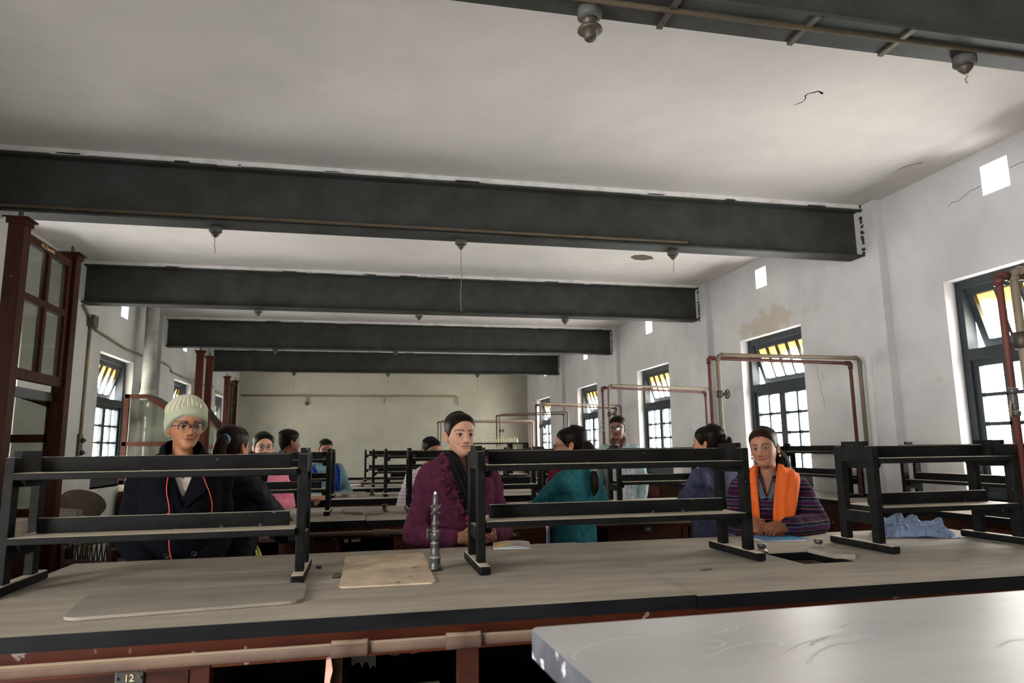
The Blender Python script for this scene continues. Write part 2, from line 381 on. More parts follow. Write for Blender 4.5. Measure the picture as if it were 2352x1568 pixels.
# lamp points hanging under the beams
def lamp_point(x, y, label, wire=0.0, s=1.0, globe=False, z=3.077):
    e = empty('ceiling_rose', (x, y, z), label, 'lamp holder', 'lamp points under the ceiling beams')
    m = MB(); m.lathe([(.045*s, 0), (.048*s, -.012*s), (.048*s, -.04*s), (.036*s, -.05*s)], 18); m.build('junction_box', 'rose_grey', e)
    m = MB(); m.lathe([(.032*s, -.05*s), (.03*s, -.062*s), (.014*s, -.08*s), (.01*s, -.085*s)], 14); m.build('lamp_holder', 'iron', e)
    if globe:
        m = MB(); m.lathe([(.02, -.085), (.046, -.088), (.05, -.097), (.04, -.103), (.026, -.106), (.024, -.13), (.018, -.137)], 16); m.build('holder_cap', 'iron', e)
    if wire:
        m = MB(); n = 7
        m.tube([(random.uniform(-.006, .006)*(i > 0), random.uniform(-.004, .004)*(i > 0), -.08*s-wire*i/n) for i in range(n+1)], .0028, n=5); m.build('wire', 'conduit', e)
    return e
lamp_point(.83, 2.33, 'rusty lamp holder hanging below the nearest beam, with a dangling cap', 0, 1.0, True)
lamp_point(2.585, 2.33, 'dark lamp holder near the right end of the nearest beam', .05)
lamp_point(-1.15, 5.40, 'lamp point left of centre under the second beam, with short wire', .13)
lamp_point(.744, 5.40, 'lamp point in the middle of the second beam, with the longest hanging wire', .52)
lamp_point(2.625, 5.40, 'lamp point near the right end of the second beam, with short wire', .12)
for x, n in ((-1.296, 'left'), (.644, 'middle'), (2.575, 'right')):
    lamp_point(x, 8.58, 'small lamp point under the third beam, the %s one' % n, .02)
for x, n, wr in ((-1.54, 'left', .35), (.485, 'middle', .3), (2.525, 'right', .38)):
    lamp_point(x, 15.55, 'small lamp point with hanging wire under the farthest beam, the %s one' % n, wr)
for x, n in ((-1.5, 'left'), (.5, 'right')):
    lamp_point(x, 12.0, 'tiny lamp point under the fourth beam, the %s one' % n, 0)
# ------------------------------------------------------------------ windows
def window(idx, y0, y1, side, detail=True):
    """side +1 right wall, -1 left wall; local u along y, v up, n outwards"""
    x0 = (XR if side > 0 else XL); w = y1-y0; h = WZ1-WZ0
    def fn(u, v, n): return (x0+side*(.10+n), y0+u, WZ0+v)
    e = empty('window_%d' % idx, (0, 0, 0)); struct(e)
    def part(name, boxes, mat, parent=e, f=fn):
        m = MB()
        for b in boxes: m.box(*b, fn=f)
        return m.build(name, mat, parent)
    def sheet(f, u0, u1, v0, v1, n, mat, par):
        m = MB(); m.bm.faces.new([m.bm.verts.new(f(u, v, n)) for u, v in ((u0, v0), (u1, v0), (u1, v1), (u0, v1))]); return m.build('glass', mat, par)
    t = .065; tb0, tb1 = 1.06, 1.15
    part('frame', [(0, t, 0, h, 0, .1), (w-t, w, 0, h, 0, .1), (t, w-t, h-t, h, 0, .1), (t, w-t, 0, .05, 0, .1), (t, w-t, tb0, tb1, -.01, .1)], 'frame_paint')
    # two leaves
    for k in range(2):
        a = t if k == 0 else w/2; b = w/2 if k == 0 else w-t; s = .055
        z0, z1 = .05, tb0
        bx = [(a, a+s, z0, z1, .02, .065), (b-s, b, z0, z1, .02, .065), (a+s, b-s, z0, z0+.07, .02, .065), (a+s, b-s, z1-.05, z1, .02, .065)]
        mid = (a+b)/2; bx.append((mid-.014, mid+.014, z0+.07, z1-.05, .025, .06))
        for r in range(1, 4):
            zz = z0+.07+(z1-.05-z0-.07)*r/4; bx.append((a+s, b-s, zz-.014, zz+.014, .025, .06))
        sh = part('sash', bx, 'frame_paint')
        sheet(fn, a+s, b-s, z0+.07, z1-.05, .042, 'pane_clear', sh)
    # top-hung transom, open outwards
    ang = math.radians(17); hh = h-t-tb1
    def ft(u, v, n):
        vv = v-hh; return fn(u, tb1+hh+vv*math.cos(ang)-n*math.sin(ang)*-1*0+0, n*math.cos(ang)-vv*math.sin(ang))
    s = .06
    bx = [(t, t+s, 0, hh, .02, .06), (w-t-s, w-t, 0, hh, .02, .06), (t+s, w-t-s, hh-s, hh, .02, .06), (t+s, w-t-s, 0, s, .02, .06)]
    for k in range(1, 5):
        u = t+s+(w-2*t-2*s)*k/5; bx.append((u-.012, u+.012, s, hh-s, .025, .055))
    sh = part('transom', bx, 'frame_paint', f=ft)
    sheet(ft, t+s, w-t-s, s, hh-s, .04, 'pane_transom', sh)
    part('sill', [(0, w, -.012, 0, -.1, .16)], 'whitewash')
for i, (a, b) in enumerate(RW): window(i+1, a, b, 1)
for i, (a, b) in enumerate(LW): window(i+1+len(RW), a, b, -1)
# ------------------------------------------------------------------ far wall conduits, left wall cables
e = empty('wall_conduit', (0, 0, 0), 'rusty conduit running along the far wall with three drops', 'conduit')
m = MB(); m.tube([(-3.2, 19.06, 2.83), (2.5, 19.06, 2.82)], .022, n=8); m.build('tube', 'conduit', e)
for x, z in ((-1.568, 2.64), (.476, 2.62), (2.5, 2.58)):
    m = MB(); m.tube([(x, 19.06, 2.82), (x+.03, 19.05, 2.79), (x+.035, 19.05, z)], .018, n=6); m.build('drop', 'conduit', e)
m = MB(); m.lathe([(.05, 0), (.05, -.05), (.02, -.09)], 10, (-1.53, 19.04, 2.66)); m.build('junction_box', 'iron', e)
e = empty('wall_cable', (0, 0, 0), 'cable running along the left wall below the vents', 'cable')
m = MB(); m.tube([(-3.17, 8.5, 3.05), (-3.17, 8.77, 2.92), (-3.26, 9.2, 2.87), (-3.26, 10.2, 2.80), (-3.26, 11.2, 2.80), (-3.19, 11.8, 2.80), (-3.19, 12.2, 2.78), (-3.26, 12.6, 2.74), (-3.26, 14, 2.72), (-3.26, 15.3, 2.75), (-3.19, 15.5, 2.76), (-3.26, 16.2, 2.7), (-3.26, 18.9, 2.72)], .016, n=6)
m.build('tube', 'conduit', e)
m = MB(); m.box(-3.2, -3.12, 8.70, 8.84, 2.84, 2.98, bev=.01); m.build('junction_box', 'switch_wood', e)
e = empty('switch_conduit', (0, 0, 0), 'vertical conduit down the left pilaster to a switch board', 'conduit')
m = MB(); m.tube([(-3.18, 8.77, 2.9), (-3.185, 8.765, 2.2), (-3.185, 8.755, 1.55)], .018, n=7); m.build('tube', 'conduit', e)
def switchboard(x, y, z, label, s=1.0):
    e = empty('switch_board', (x, y, z), label, 'switch board')
    m = MB(); m.box(0, .03, -.05*s, .05*s, -.14*s, .12*s, bev=.004); m.build('board', 'switch_wood', e)
    for dz in (.05, -.09):
        m = MB(); m.lathe([(.03*s, .03), (.03*s, .05), (.018*s, .058), (.012*s, .075)], 12, (0, .01, dz*s), 'x'); m.build('switch', 'black_plastic', e)
switchboard(-3.2, 8.75, 1.47, 'wooden switch board with two round switches on the left pilaster')
e = empty('switch_conduit', (0, 0, 0), 'thin conduit dropping beside the left window to a small switch box', 'conduit')
m = MB(); m.tube([(-3.26, 12.0, 2.33), (-3.26, 11.2, 2.42), (-3.26, 11.05, 2.42), (-3.26, 11.03, 1.8)], .014, n=6); m.build('tube', 'conduit', e)
m = MB(); m.box(-3.28, -3.2, 10.98, 11.12, 1.55, 1.85, bev=.006); m.build('switch_box', 'switch_wood', e)
# ------------------------------------------------------------------ laboratory benches
BX0, BX1, BT = -1.22, 3.2, .90
def rounded(x0, x1, y0, y1, r=.03, n=4, cut=None):
    pts = []
    for cx, cy, a0 in ((x1-r, y1-r, 0), (x0+r, y1-r, 90), (x0+r, y0+r, 180), (x1-r, y0+r, 270)):
        for k in range(n+1):
            a = math.radians(a0+90*k/n); pts.append((cx+r*math.cos(a), cy+r*math.sin(a)))
    return pts
def number_plate(e, x, y, z, txt, s=1.0):
    m = MB(); m.box(x-.036*s, x+.036*s, y-.006, y, z-.02*s, z+.02*s, bev=.004); pl = m.build('number_plate', 'plate_black', e)
    m = MB()
    for dx in (-.029, .029): m.lathe([(.004, 0), (.004, -.004), (.001, -.006)], 8, (x+dx*s, y-.005, z), 'y')
    m.box(x-.024*s, x+.024*s, y-.009, y-.005, z+.013*s, z+.017*s); m.box(x-.024*s, x+.024*s, y-.009, y-.005, z-.017*s, z-.013*s)
    m.build('plate_rim', 'iron', pl)
    if txt:
        text_mesh('numeral', txt, .026*s, 'numeral', pl, Matrix.Translation((x, y-.0065, z)) @ Matrix.Rotation(math.pi/2, 4, 'X'))
def bench(y0, y1, label, fronts, seams=(1.05,), hole=None, x1=BX1, full=True, couplings=()):
    """fronts: list of (x0, x1, kind, text); kind d = drawer over door, o = open bay"""
    e = empty('laboratory_bench', (0, 0, 0), label, 'bench')
    cuts = [BX0]+[s for s in seams]+[x1]
    for i in range(len(cuts)-1):
        a, b = cuts[i]+(.002 if i else 0), cuts[i+1]-(.002 if i < len(cuts)-2 else 0)
        dz = -.004 if i else 0
        m = MB()
        hs = [hole] if hole and a < hole[0] < b else []
        xs = [a, b]; ys = [y0, y1]
        holes_grid(m.bm, xs, ys, hs, lambda u, v: (u, v, BT-.042+dz), lambda u, v: (u, v, BT+dz))
        bmesh.ops.recalc_face_normals(m.bm, faces=m.bm.faces)
        for f in m.bm.faces: f.material_index = 1 if f.normal.z > .5 else 0
        m.build('worktop', ['bench_black', 'bench_dust'], e)
    ya, yb = y0+.05, y1-.05
    m = MB(); m.box(BX0+.05, x1-.05, ya, ya+.02, .775, BT-.042); m.box(BX0+.05, x1-.05, yb-.02, yb, .775, BT-.042)
    m.box(BX0+.05, BX0+.07, ya, yb, .775, BT-.042); m.box(x1-.07, x1-.05, ya, yb, .775, BT-.042); m.build('apron', 'red_wood', e)
    # drain pipe along the front
    m = MB(); m.tube([(BX0+.03, y0-.012, .816), (x1-.02, y0-.012, .816)], .0165, n=14)
    for c in couplings:
        m.lathe([(.018, c-.052), (.0235, c-.05), (.0225, c), (.0225, c+.04), (.024, c+.046), (.0235, c+.052), (.017, c+.056)], 16, (0, y0-.012, .816), 'x')
    m.build('waste_pipe', 'pipe_beige', e)
    m = MB(); m.box(BX0+.04, x1-.04, ya-.01, ya+.02, .784, .797); m.build('rail', 'dark_wood', e)
    # carcass: end panels, floor, back
    m = MB(); m.box(BX0+.06, BX0+.09, ya+.02, yb-.02, 0, .80); m.build('side_panel', 'dark_wood', e)
    m = MB(); m.box(x1-.09, x1-.06, ya+.02, yb-.02, 0, .80); m.build('side_panel', 'dark_wood', e)
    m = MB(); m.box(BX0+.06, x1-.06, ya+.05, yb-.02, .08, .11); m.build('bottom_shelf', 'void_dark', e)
    m = MB(); m.box(BX0+.06, x1-.06, yb-.03, yb-.012, .08, .80); m.build('back_panel', 'dark_wood', e)
    for x0, xe, kind, txt in fronts:
        if kind in 's':
            m = MB(); m.box(x0, xe, ya-.004, ya+.06, 0, .785); m.build('stile', 'dark_wood', e)
        elif kind == 'd':
            m = MB(); m.box(x0+.004, xe-.004, ya+.004, ya+.024, .668, .782, bev=.003); m.box(x0+.02, xe-.02, ya+.02, ya+.4, .68, .772); dr = m.build('drawer', 'dark_wood', e)
            if txt is not None: number_plate(dr, (x0+xe)/2+(.09 if txt == '12' else 0), ya+.004, .763, txt)
            m = MB(); m.box(x0+.004, xe-.004, ya+.006, ya+.024, .12, .66)
            m.box(x0+.06, xe-.06, ya+.0, ya+.008, .2, .57); dd = m.build('cupboard_door', 'dark_wood', e)
            m = MB(); m.lathe([(.008, 0), (.008, -.012), (.016, -.02), (.012, -.03)], 12, (xe-.04, ya+.006, .42), 'y'); m.build('knob', 'iron', dd)
        elif kind == 'o':
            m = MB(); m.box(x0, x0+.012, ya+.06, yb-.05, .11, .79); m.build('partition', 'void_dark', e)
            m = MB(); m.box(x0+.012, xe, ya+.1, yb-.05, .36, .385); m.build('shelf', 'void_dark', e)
    return e
A = (2.11, 3.40)
bench(*A, 'nearest long laboratory bench with a dusty worktop and a sink hole',
      [(-1.16, -.96, 's', None), (-.95, -.46, 'd', '12'), (-.46, -.41, 's', None), (-.41, -.14, 'o', None), (-.09, -.05, 's', None), (-.05, .29, 'o', None),
       (.29, .35, 's', None), (.35, .95, 'o', None), (.95, 1.01, 's', None), (1.01, 1.6, 'd', ''), (1.6, 1.66, 's', None), (1.66, 2.2, 'o', None), (2.2, 2.26, 's', None), (2.26, 2.95, 'd', '')],
      seams=(1.05,), hole=(1.74, 1.97, 2.54, 2.82), couplings=(-.03, .295))
B = (4.87, 6.08)
bench(*B, 'second laboratory bench, behind the woman in the purple cardigan',
      [(-1.16, -.95, 's', None), (-.95, -.56, 'o', None), (-.55, -.17, 'd', '53'), (-.17, -.15, 's', None), (-.15, .21, 'o', None), (.21, .28, 's', None), (.28, .60, 'd', ''),
       (.6, .66, 's', None), (.80, 1.32, 'd', '56'), (1.32, 1.36, 's', None), (1.36, 1.72, 'o', None), (1.76, 1.8, 's', None), (1.8, 2.36, 'd', '18'), (2.36, 2.4, 's', None), (2.42, 2.95, 'd', '')],
      seams=(.02,), couplings=(.12,))
CC = (6.95, 7.98)
bench(*CC, 'third laboratory bench, in front of the young man in the grey jacket', [(-1.1, -.3, 'd', None), (-.3, .4, 'o', None), (.4, 1.2, 'd', None), (1.2, 2.0, 'o', None), (2.0, 2.7, 'd', None)], x1=2.95)
DD = (8.8, 9.85)
bench(*DD, 'fourth laboratory bench, halfway down the room', [(-1.1, -.3, 'd', None), (-.3, .4, 'o', None), (.4, 1.2, 'd', None), (1.2, 2.0, 'o', None), (2.0, 2.7, 'd', None)], x1=2.95)
EE = (10.4, 11.4)
bench(*EE, 'fifth laboratory bench, last but one before the far wall', [(-1.1, .4, 'd', None), (.4, 1.2, 'd', None), (1.2, 2.0, 'o', None), (2.0, 2.7, 'd', None)], x1=2.95)
FF = (12.4, 13.4)
bench(*FF, 'farthest laboratory bench, carrying the rack of reagent bottles', [(-1.1, .4, 'd', None), (.4, 1.2, 'd', None), (1.2, 2.0, 'o', None), (2.0, 2.7, 'd', None)], x1=2.95)

# ------------------------------------------------------------------ reagent racks standing on the benches
def rack(x0, x1, yc, label, group='black reagent racks on the benches', z=BT, H=.46, rz=0.0, dep=1.0):
    """two tiers; end frames at x0 and x1, each of two uprights on a foot"""
    e = empty('reagent_rack', ((x0+x1)/2, yc, z), label, 'rack', group, rz)
    w = (x1-x0)/2; d = .105*dep
    for s in (-1, 1):
        x = s*w
        f = MB(); f.box(x-.0225, x+.0225, -.205*dep, .205*dep, 0, .034, bev=.008)
        fr = f.build('foot', 'rack_black', e)
        for yy in (-d, d):
            m = MB(); m.box(x-.016, x+.016, yy-.024, yy+.024, .034, H, bev=.003); m.build('upright', 'rack_black', e)
        m = MB(); m.box(x-.013, x+.013, -d+.024, d-.024, H-.07, H+.0); m.box(x-.013, x+.013, -d+.03, d-.03, H, H+.022); m.build('top_rail', 'rack_black', e)
        m = MB(); m.box(x-.013, x+.013, -d+.024, d-.024, .115, .165); m.build('middle_rail', 'rack_black', e)
    for zz, nm in ((.165, 0), (H-.078, 1)):
        a, b = -w+.018, w-.018
        m = MB(); m.box(a, b, -.145*dep, .145*dep, zz, zz+.024, bev=.003); m.build('shelf', 'rack_black', e)
        m = MB(); m.box(a+.035, b-.035, -.014, .014, zz+.024, zz+.078, bev=.003); m.build('divider', 'rack_black', e)
        for s in (-1, 1):
            m = MB(); x = s*(w-.03)
            m.prism([(-.11*dep, zz), (.11*dep, zz), (.095*dep, zz-.024), (-.095*dep, zz-.024)], x-.014, x+.014, fn=lambda p, q, r: (r, p, q)); m.build('bracket', 'rack_black', e)
    return e
rack(-1.195, -.225, 2.83, 'black two-tier rack on the nearest bench in front of the woman in the beanie')
rack(.452, 1.602, 2.83, 'black two-tier rack standing between the tap and the sink hole on the nearest bench')
rack(2.245, 3.0, 2.83, 'dark two-tier rack over the crumpled checked cloth on the nearest bench')
yB = (B[0]+B[1])/2
rack(-1.2, -.26, yB-.0, 'black two-tier rack on the second bench beside the pink cardigan')
rack(.345, 1.37, yB, 'black two-tier rack on the second bench behind the purple cardigan')
rack(2.03, 2.80, yB-.02, 'black two-tier rack on the second bench in front of the man in the grey sweater')
yC = (CC[0]+CC[1])/2
rack(-1.2, -.31, yC-.1, 'small black rack on the third bench in front of the young man with blue straps')
rack(.22, 1.25, yC-.1, 'small black rack in the middle of the third bench')
rack(1.9, 2.65, yC-.1, 'small black rack at the window end of the third bench')
yD = (DD[0]+DD[1])/2
rack(.12, 1.15, yD, 'small black rack in the middle of the fourth bench')
rack(1.9, 2.75, yD, 'small black rack at the window end of the fourth bench')
yE = (EE[0]+EE[1])/2
rack(.02, 1.1, yE, 'tiny black rack in the middle of the fifth bench')
rack(1.75, 2.62, yE, 'tiny black rack at the window end of the fifth bench')
# ------------------------------------------------------------------ what lies on the benches
def tap(x, y, label):
    e = empty('bench_tap', (x, y, BT), label, 'tap')
    m = MB(); m.lathe([(.028, 0), (.0275, .006), (.022, .02), (.0205, .04), (.0235, .043), (.0235, .049), (.019, .052), (.0175, .094), (.019, .098), (.019, .103), (.014, .107), (.0145, .115),
                       (.021, .118), (.0215, .135), (.018, .15), (.014, .153), (.0135, .17), (.0165, .172), (.0165, .178), (.010, .192), (.0095, .215), (.0125, .222), (.016, .235), (.013, .25), (.010, .252)], 22)
    m.build('column', 'brass_dirty', e)
    for dz, rr in ((.128, .012), (.149, .0085)):
        m = MB(); m.lathe([(rr, -.004), (rr, -.028), (rr*1.2, -.03), (rr*1.2, -.034), (rr*.7, -.0345)], 16, (0, 0, dz), 'x'); m.build('spout', 'brass_dirty', e)
    m = MB(); m.lathe([(.016, 0), (.019, -.012), (.014, -.024)], 16, (.003, 0, .136), 'y'); m.build('cap', 'brass_dirty', e)
    m = MB(); m.lathe([(.012, 0), (.012, -.016), (.009, -.02)], 14, (0, -.008, .232), 'y')
    for a in (40, 140, 220, 320):
        c, s = math.cos(math.radians(a)), math.sin(math.radians(a))
        m.tube([(c*.006, -.02, .232+s*.006), (c*.018, -.022, .232+s*.017), (c*.026, -.018, .232+s*.028)], [.005, .0042, .0035], n=7)
    m.build('cross_handle', 'brass_dirty', e)
    m = MB(); m.lathe([(.010, .25), (.011, .256), (.0095, .262), (.0105, .272), (.0095, .276), (.0085, .279), (.0085, .292), (.005, .293)], 14); m.build('nozzle', 'brass_dirty', e)
    m = MB(); m.lathe([(.0065, .291), (.006, .299), (.002, .303)], 9); m.build('cork', 'label_paper', e)
    return e
tap(.282, 2.80, 'old metal gas tap with a cross handle on the nearest bench')
m = MB(); m.prism(rounded(-.168, .168, -.325, .325, .025), .000, .007)
o = m.build('board', 'slab_board'); o.location = (.094, 2.85, BT+.003); o.rotation_euler = (math.radians(.9), 0, math.radians(-.5))
tag(o, 'pale stained square board lying beside the tap', 'board')
pts = rounded(-.33, .33, -.21, .10, .05, 5); pts = [(x-(.03 if x < -.2 and y > 0 else 0), y-(.04 if x < 0 and y < 0 else 0)) for x, y in pts]
m = MB(); m.prism(pts, 0, .009); o = m.build('stone_cover', 'stone_cover'); o.location = (-.515, 2.51, BT+.002); o.rotation_euler = (0, 0, math.radians(2))
tag(o, 'dusty grey sink cover slab lying near the front left of the nearest bench', 'slab')
m = MB(); m.prism([(-.02, -.06), (.05, -.1), (.075, -.03), (.07, .16), (-.02, .12)], 0, .02); o = m.build('stone_fragment', 'stone_cover'); o.location = (1.955, 2.68, BT-.004+.001)
tag(o, 'broken grey slab piece at the right edge of the sink hole', 'slab')
for x, y, l in ((1.748, 2.86, 'short metal pipe stub beside the right foot of the middle rack'), (2.075, 2.915, 'short metal pipe stub behind the sink hole')):
    m = MB(); m.lathe([(.028, 0), (.026, .008), (.015, .016), (.0145, .02), (.019, .022), (.019, .04), (.0125, .042)], 6 if 0 else 12)
    o = m.build('pipe_stub', 'brass_dirty'); o.location = (x, y, BT-.004); tag(o, l, 'pipe stub')
m = MB(); m.box(1.745, 1.965, 2.545, 2.815, .68, .70); m.box(1.742, 1.748, 2.545, 2.815, .70, .86); m.box(1.962, 1.968, 2.545, 2.815, .70, .86); m.box(1.745, 1.965, 2.813, 2.818, .70, .86); m.box(1.745, 1.965, 2.542, 2.547, .70, .86)
tag(m.build('sunken_sink', 'pipe_beige'), 'dirty sink basin under the hole in the nearest bench', 'sink')
m = MB(); m.tube([(0, 0, 0), (.004, 0, 0), (.02, 0, 0), (.024, 0, 0)], [.0035, .0055, .0055, .004], n=10); o = m.build('pen_cap', MATS.setdefault('pen_blue', M('pen_blue', (34, 42, 96), .35))); o.location = (-.18, 2.965, BT+.006); o.rotation_euler = (0, 0, math.radians(-25))
tag(o, 'small dark blue pen cap on the bench beside the left rack', 'pen cap')
m = MB(); m.lathe([(.016, 0), (.018, .01), (.009, .016)], 12); o = m.build('cork_stub', 'iron'); o.location = (-.09, 2.74, BT); tag(o, 'small dark stub beside the pale square board', 'stub')
# booklet (magazine) and notebook
M('page_white', (226, 226, 230), .7); M('cover_yellow', (206, 176, 88), .5, rgb2=(120, 140, 160), scale=14, stretch=(.6, 2.5, 1), detail=2, lo=.45, hi=.55, spots=(9, .62, (196, 84, 66)))
M('cover_blue', (42, 108, 158), .4, rgb2=(70, 150, 190), scale=9, spots=(11, .64, (24, 60, 110)))
e = empty('magazine', (.71, 3.36, BT), 'folded magazine with a yellow and red cover on the nearest bench', 'magazine', rz=math.radians(-10))
m = MB(); m.prism([(-.09, .0), (-.088, .004), (.085, .004), (.09, .0)], -.10, .09, fn=lambda x, y, z: (x, z, y+.001)); m.build('pages', 'page_white', e)
m = MB()
for k in range(10):
    pass
pr = [(-.088, .006), (-.06, .011), (-.02, .015), (.03, .016), (.07, .013), (.09, .008)]
m.prism(pr+[(x, z-.002) for x, z in pr[::-1]], -.095, .09, fn=lambda x, y, z: (x, z, y)); m.build('cover', 'cover_yellow', e)
m = MB(); m.prism([(x*.97, z-.0045) for x, z in pr]+[(x*.97, z-.0065) for x, z in pr[::-1]], -.10, .088, fn=lambda x, y, z: (x, z, y)); m.build('page', 'page_white', e)
e = empty('notebook', (2.06, 3.245, BT-.004), 'blue covered notebook under the hands of the woman with the orange scarf', 'notebook', rz=math.radians(-4))
m = MB(); m.box(-.115, .115, -.1, .1, .0, .007); m.build('pages', 'page_white', e)
m = MB(); m.box(-.117, .117, -.102, .102, .007, .0085); m.build('cover', 'cover_blue', e)
# things on the second and third bench
def cover_slab(x0, x1, y0, y1, label, t=.015, rz=0):
    m = MB(); m.prism([(x0, y1), (x0+.03, y0+.12), (x0+.17, y0), (x1, y0+.06), (x1-.04, y1)], 0, t)
    o = m.build('stone_cover', 'stone_cover'); o.location = (0, 0, BT+.002); return tag(o, label, 'slab')
cover_slab(-.17, .15, 5.26, 5.72, 'grey sink cover slab on the second bench beside the purple cardigan', .018)
cover_slab(-.24, .06, 7.2, 7.75, 'grey sink cover slab on the third bench', .025)
for x, y, l in ((.16, 5.49, 'dark tap stub beside the cover slab on the second bench'), (.09, 7.5, 'dark tap stub beside the cover slab on the third bench'), (-.02, 9.3, 'dark tap stub on the fourth bench')):
    m = MB(); m.lathe([(.03, 0), (.03, .012), (.016, .02), (.016, .035), (.022, .037), (.022, .055), (.01, .06)], 12); o = m.build('pipe_stub', 'iron'); o.location = (x, y, BT); tag(o, l, 'pipe stub')
M('paper_orange', (196, 96, 70), .7)
m = MB(); m.box(-.09, .09, -.12, .12, 0, .008); o = m.build('file_folder', 'paper_orange'); o.location = (-.42, 7.12, BT+.001); tag(o, 'orange file lying on the third bench', 'folder')
m = MB(); m.lathe([(.05, 0), (.085, .02), (.088, .026), (.05, .02)], 20); o = m.build('white_dish', 'page_white'); o.location = (-.1, 9.45, BT); tag(o, 'small white dish on the fourth bench', 'dish')
m = MB(); m.box(-.08, .08, -.1, .1, 0, .02); o = m.build('paper_pad', 'page_white'); o.location = (1.28, 4.99, BT); o.rotation_euler = (0, 0, .3); tag(o, 'white paper pad by the hand of the woman in teal', 'paper')
# broken board, white tiles and hanging labels in the open bays
m = MB(); m.prism([(-.012, .40), (.012, .40), (.012, .70), (.006, .72), (.012, .75), (.004, .785), (-.008, .78)], 0, .14, fn=lambda x, y, z: (x, z, y)); o = m.build('broken_board', 'broken_wood'); o.location = (-.127, 2.135, 0); o.rotation_euler = (0, math.radians(3), 0)
tag(o, 'broken pinkish board standing in the open bay of the nearest bench', 'board')
def tile_panel(x0, x1, y, z0, z1, label):
    m = MB(); ang = [(x0, z0)]
    n = 9
    for k in range(n+1): ang.append((x0+(x1-x0)*k/n, z0+random.uniform(0, .03)))
    m.prism(ang[1:]+[(x1, z1), (x0, z1)], y, y+.012, fn=lambda a, b, c: (a, c, b)); return tag(m.build('wall_tile', 'tile_white'), label, 'tile', 'tiles inside the open bay')
tile_panel(-.03, .055, 2.62, .60, .77, 'cracked white tile panel in the open bay of the nearest bench, left piece')
tile_panel(.06, .28, 2.64, .63, .77, 'cracked white tile panel in the open bay of the nearest bench, right piece')
tile_panel(.0, .28, 2.6, .42, .55, 'low white tile panel in the open bay of the nearest bench')
for x in (.155, .245):
    m = MB(); m.tube([(x, 2.45, .78), (x, 2.45, .70)], [.012, .010], n=10); tag(m.build('drain_pipe', 'tile_white'), 'short pale drain pipe end in the open bay, %s one' % ('left' if x < .2 else 'right'), 'pipe')
for x0, x1, z0, l in ((-.125, -.095, .745, 'narrow white paper strip hanging in the bay of the second bench'), (-.075, -.015, .748, 'wider white paper strip hanging in the bay of the second bench')):
    m = MB(); m.box(x0, x1, 4.975, 4.977, z0, .795); tag(m.build('paper_strip', 'label_paper'), l, 'paper')
for x in (.02, .08):
    m = MB(); m.tube([(x, 5.2, .2), (x, 5.2, .79)], .008, n=8); tag(m.build('standpipe', 'pipe_beige'), 'thin standpipe in the open bay of the second bench, %s one' % ('left' if x < .05 else 'right'), 'pipe')
# ------------------------------------------------------------------ foreground table
e = empty('grey_table', (0, 0, 0), 'pale grey scratched table in the near corner of the view', 'table')
fx, fy = .326, 1.384; an = math.radians(1.2); ca, sa = math.cos(an), math.sin(an)
def ftab(x, y, z): return (fx+x*ca-y*sa, fy+x*sa+y*ca, z)
pts = [(.012, -.003), (.0, -.02), (.02, -.72), (2.1, -.72), (2.1, 0), (1.0, .0), (.3, -.004)]
m = MB(); m.prism(pts, .968, 1.02, fn=ftab, topmi=1); m.build('table_top', ['fg_edge', 'fg_grey'], e)
for x, y in ((.2, -.12), (.2, -.6), (1.95, -.12), (1.95, -.6)):
    m = MB(); m.box(x-.03, x+.03, y-.03, y+.03, 0, .968, fn=ftab); m.build('leg', 'dark_wood', e)
m = MB(); m.box(.17, 1.98, -.15, -.12, .86, .968, fn=ftab); m.box(.17, 1.98, -.6, -.57, .86, .968, fn=ftab); m.build('apron', 'dark_wood', e)
M('chalk', (198, 197, 196), .9)
m = MB()
def scrawl(pts, w):
    n = len(pts)
    for i in range(n-1):
        a, b = Vector((*pts[i], 0)), Vector((*pts[i+1], 0)); t = (b-a).normalized(); q = Vector((-t.y, t.x, 0))*w
        v = [m.bm.verts.new(ftab(*(a+q).xy, 1.0203)), m.bm.verts.new(ftab(*(a-q).xy, 1.0203)), m.bm.verts.new(ftab(*(b-q).xy, 1.0203)), m.bm.verts.new(ftab(*(b+q).xy, 1.0203))]
        m.bm.faces.new(v)
random.seed(12)
for k in range(16):
    x, y = random.uniform(.15, 1.2), random.uniform(-.36, -.04); a = random.uniform(-.5, 2.5); r = random.uniform(.03, .12)
    scrawl([(x+r*t*math.cos(a+.8*t), y+.45*r*t*math.sin(a+1.3*t)) for t in [i/6*1.6 for i in range(8)]], random.uniform(.0012, .004))
ck = m.build('chalk_marks', 'chalk', e); ck['kind'] = 'stuff'
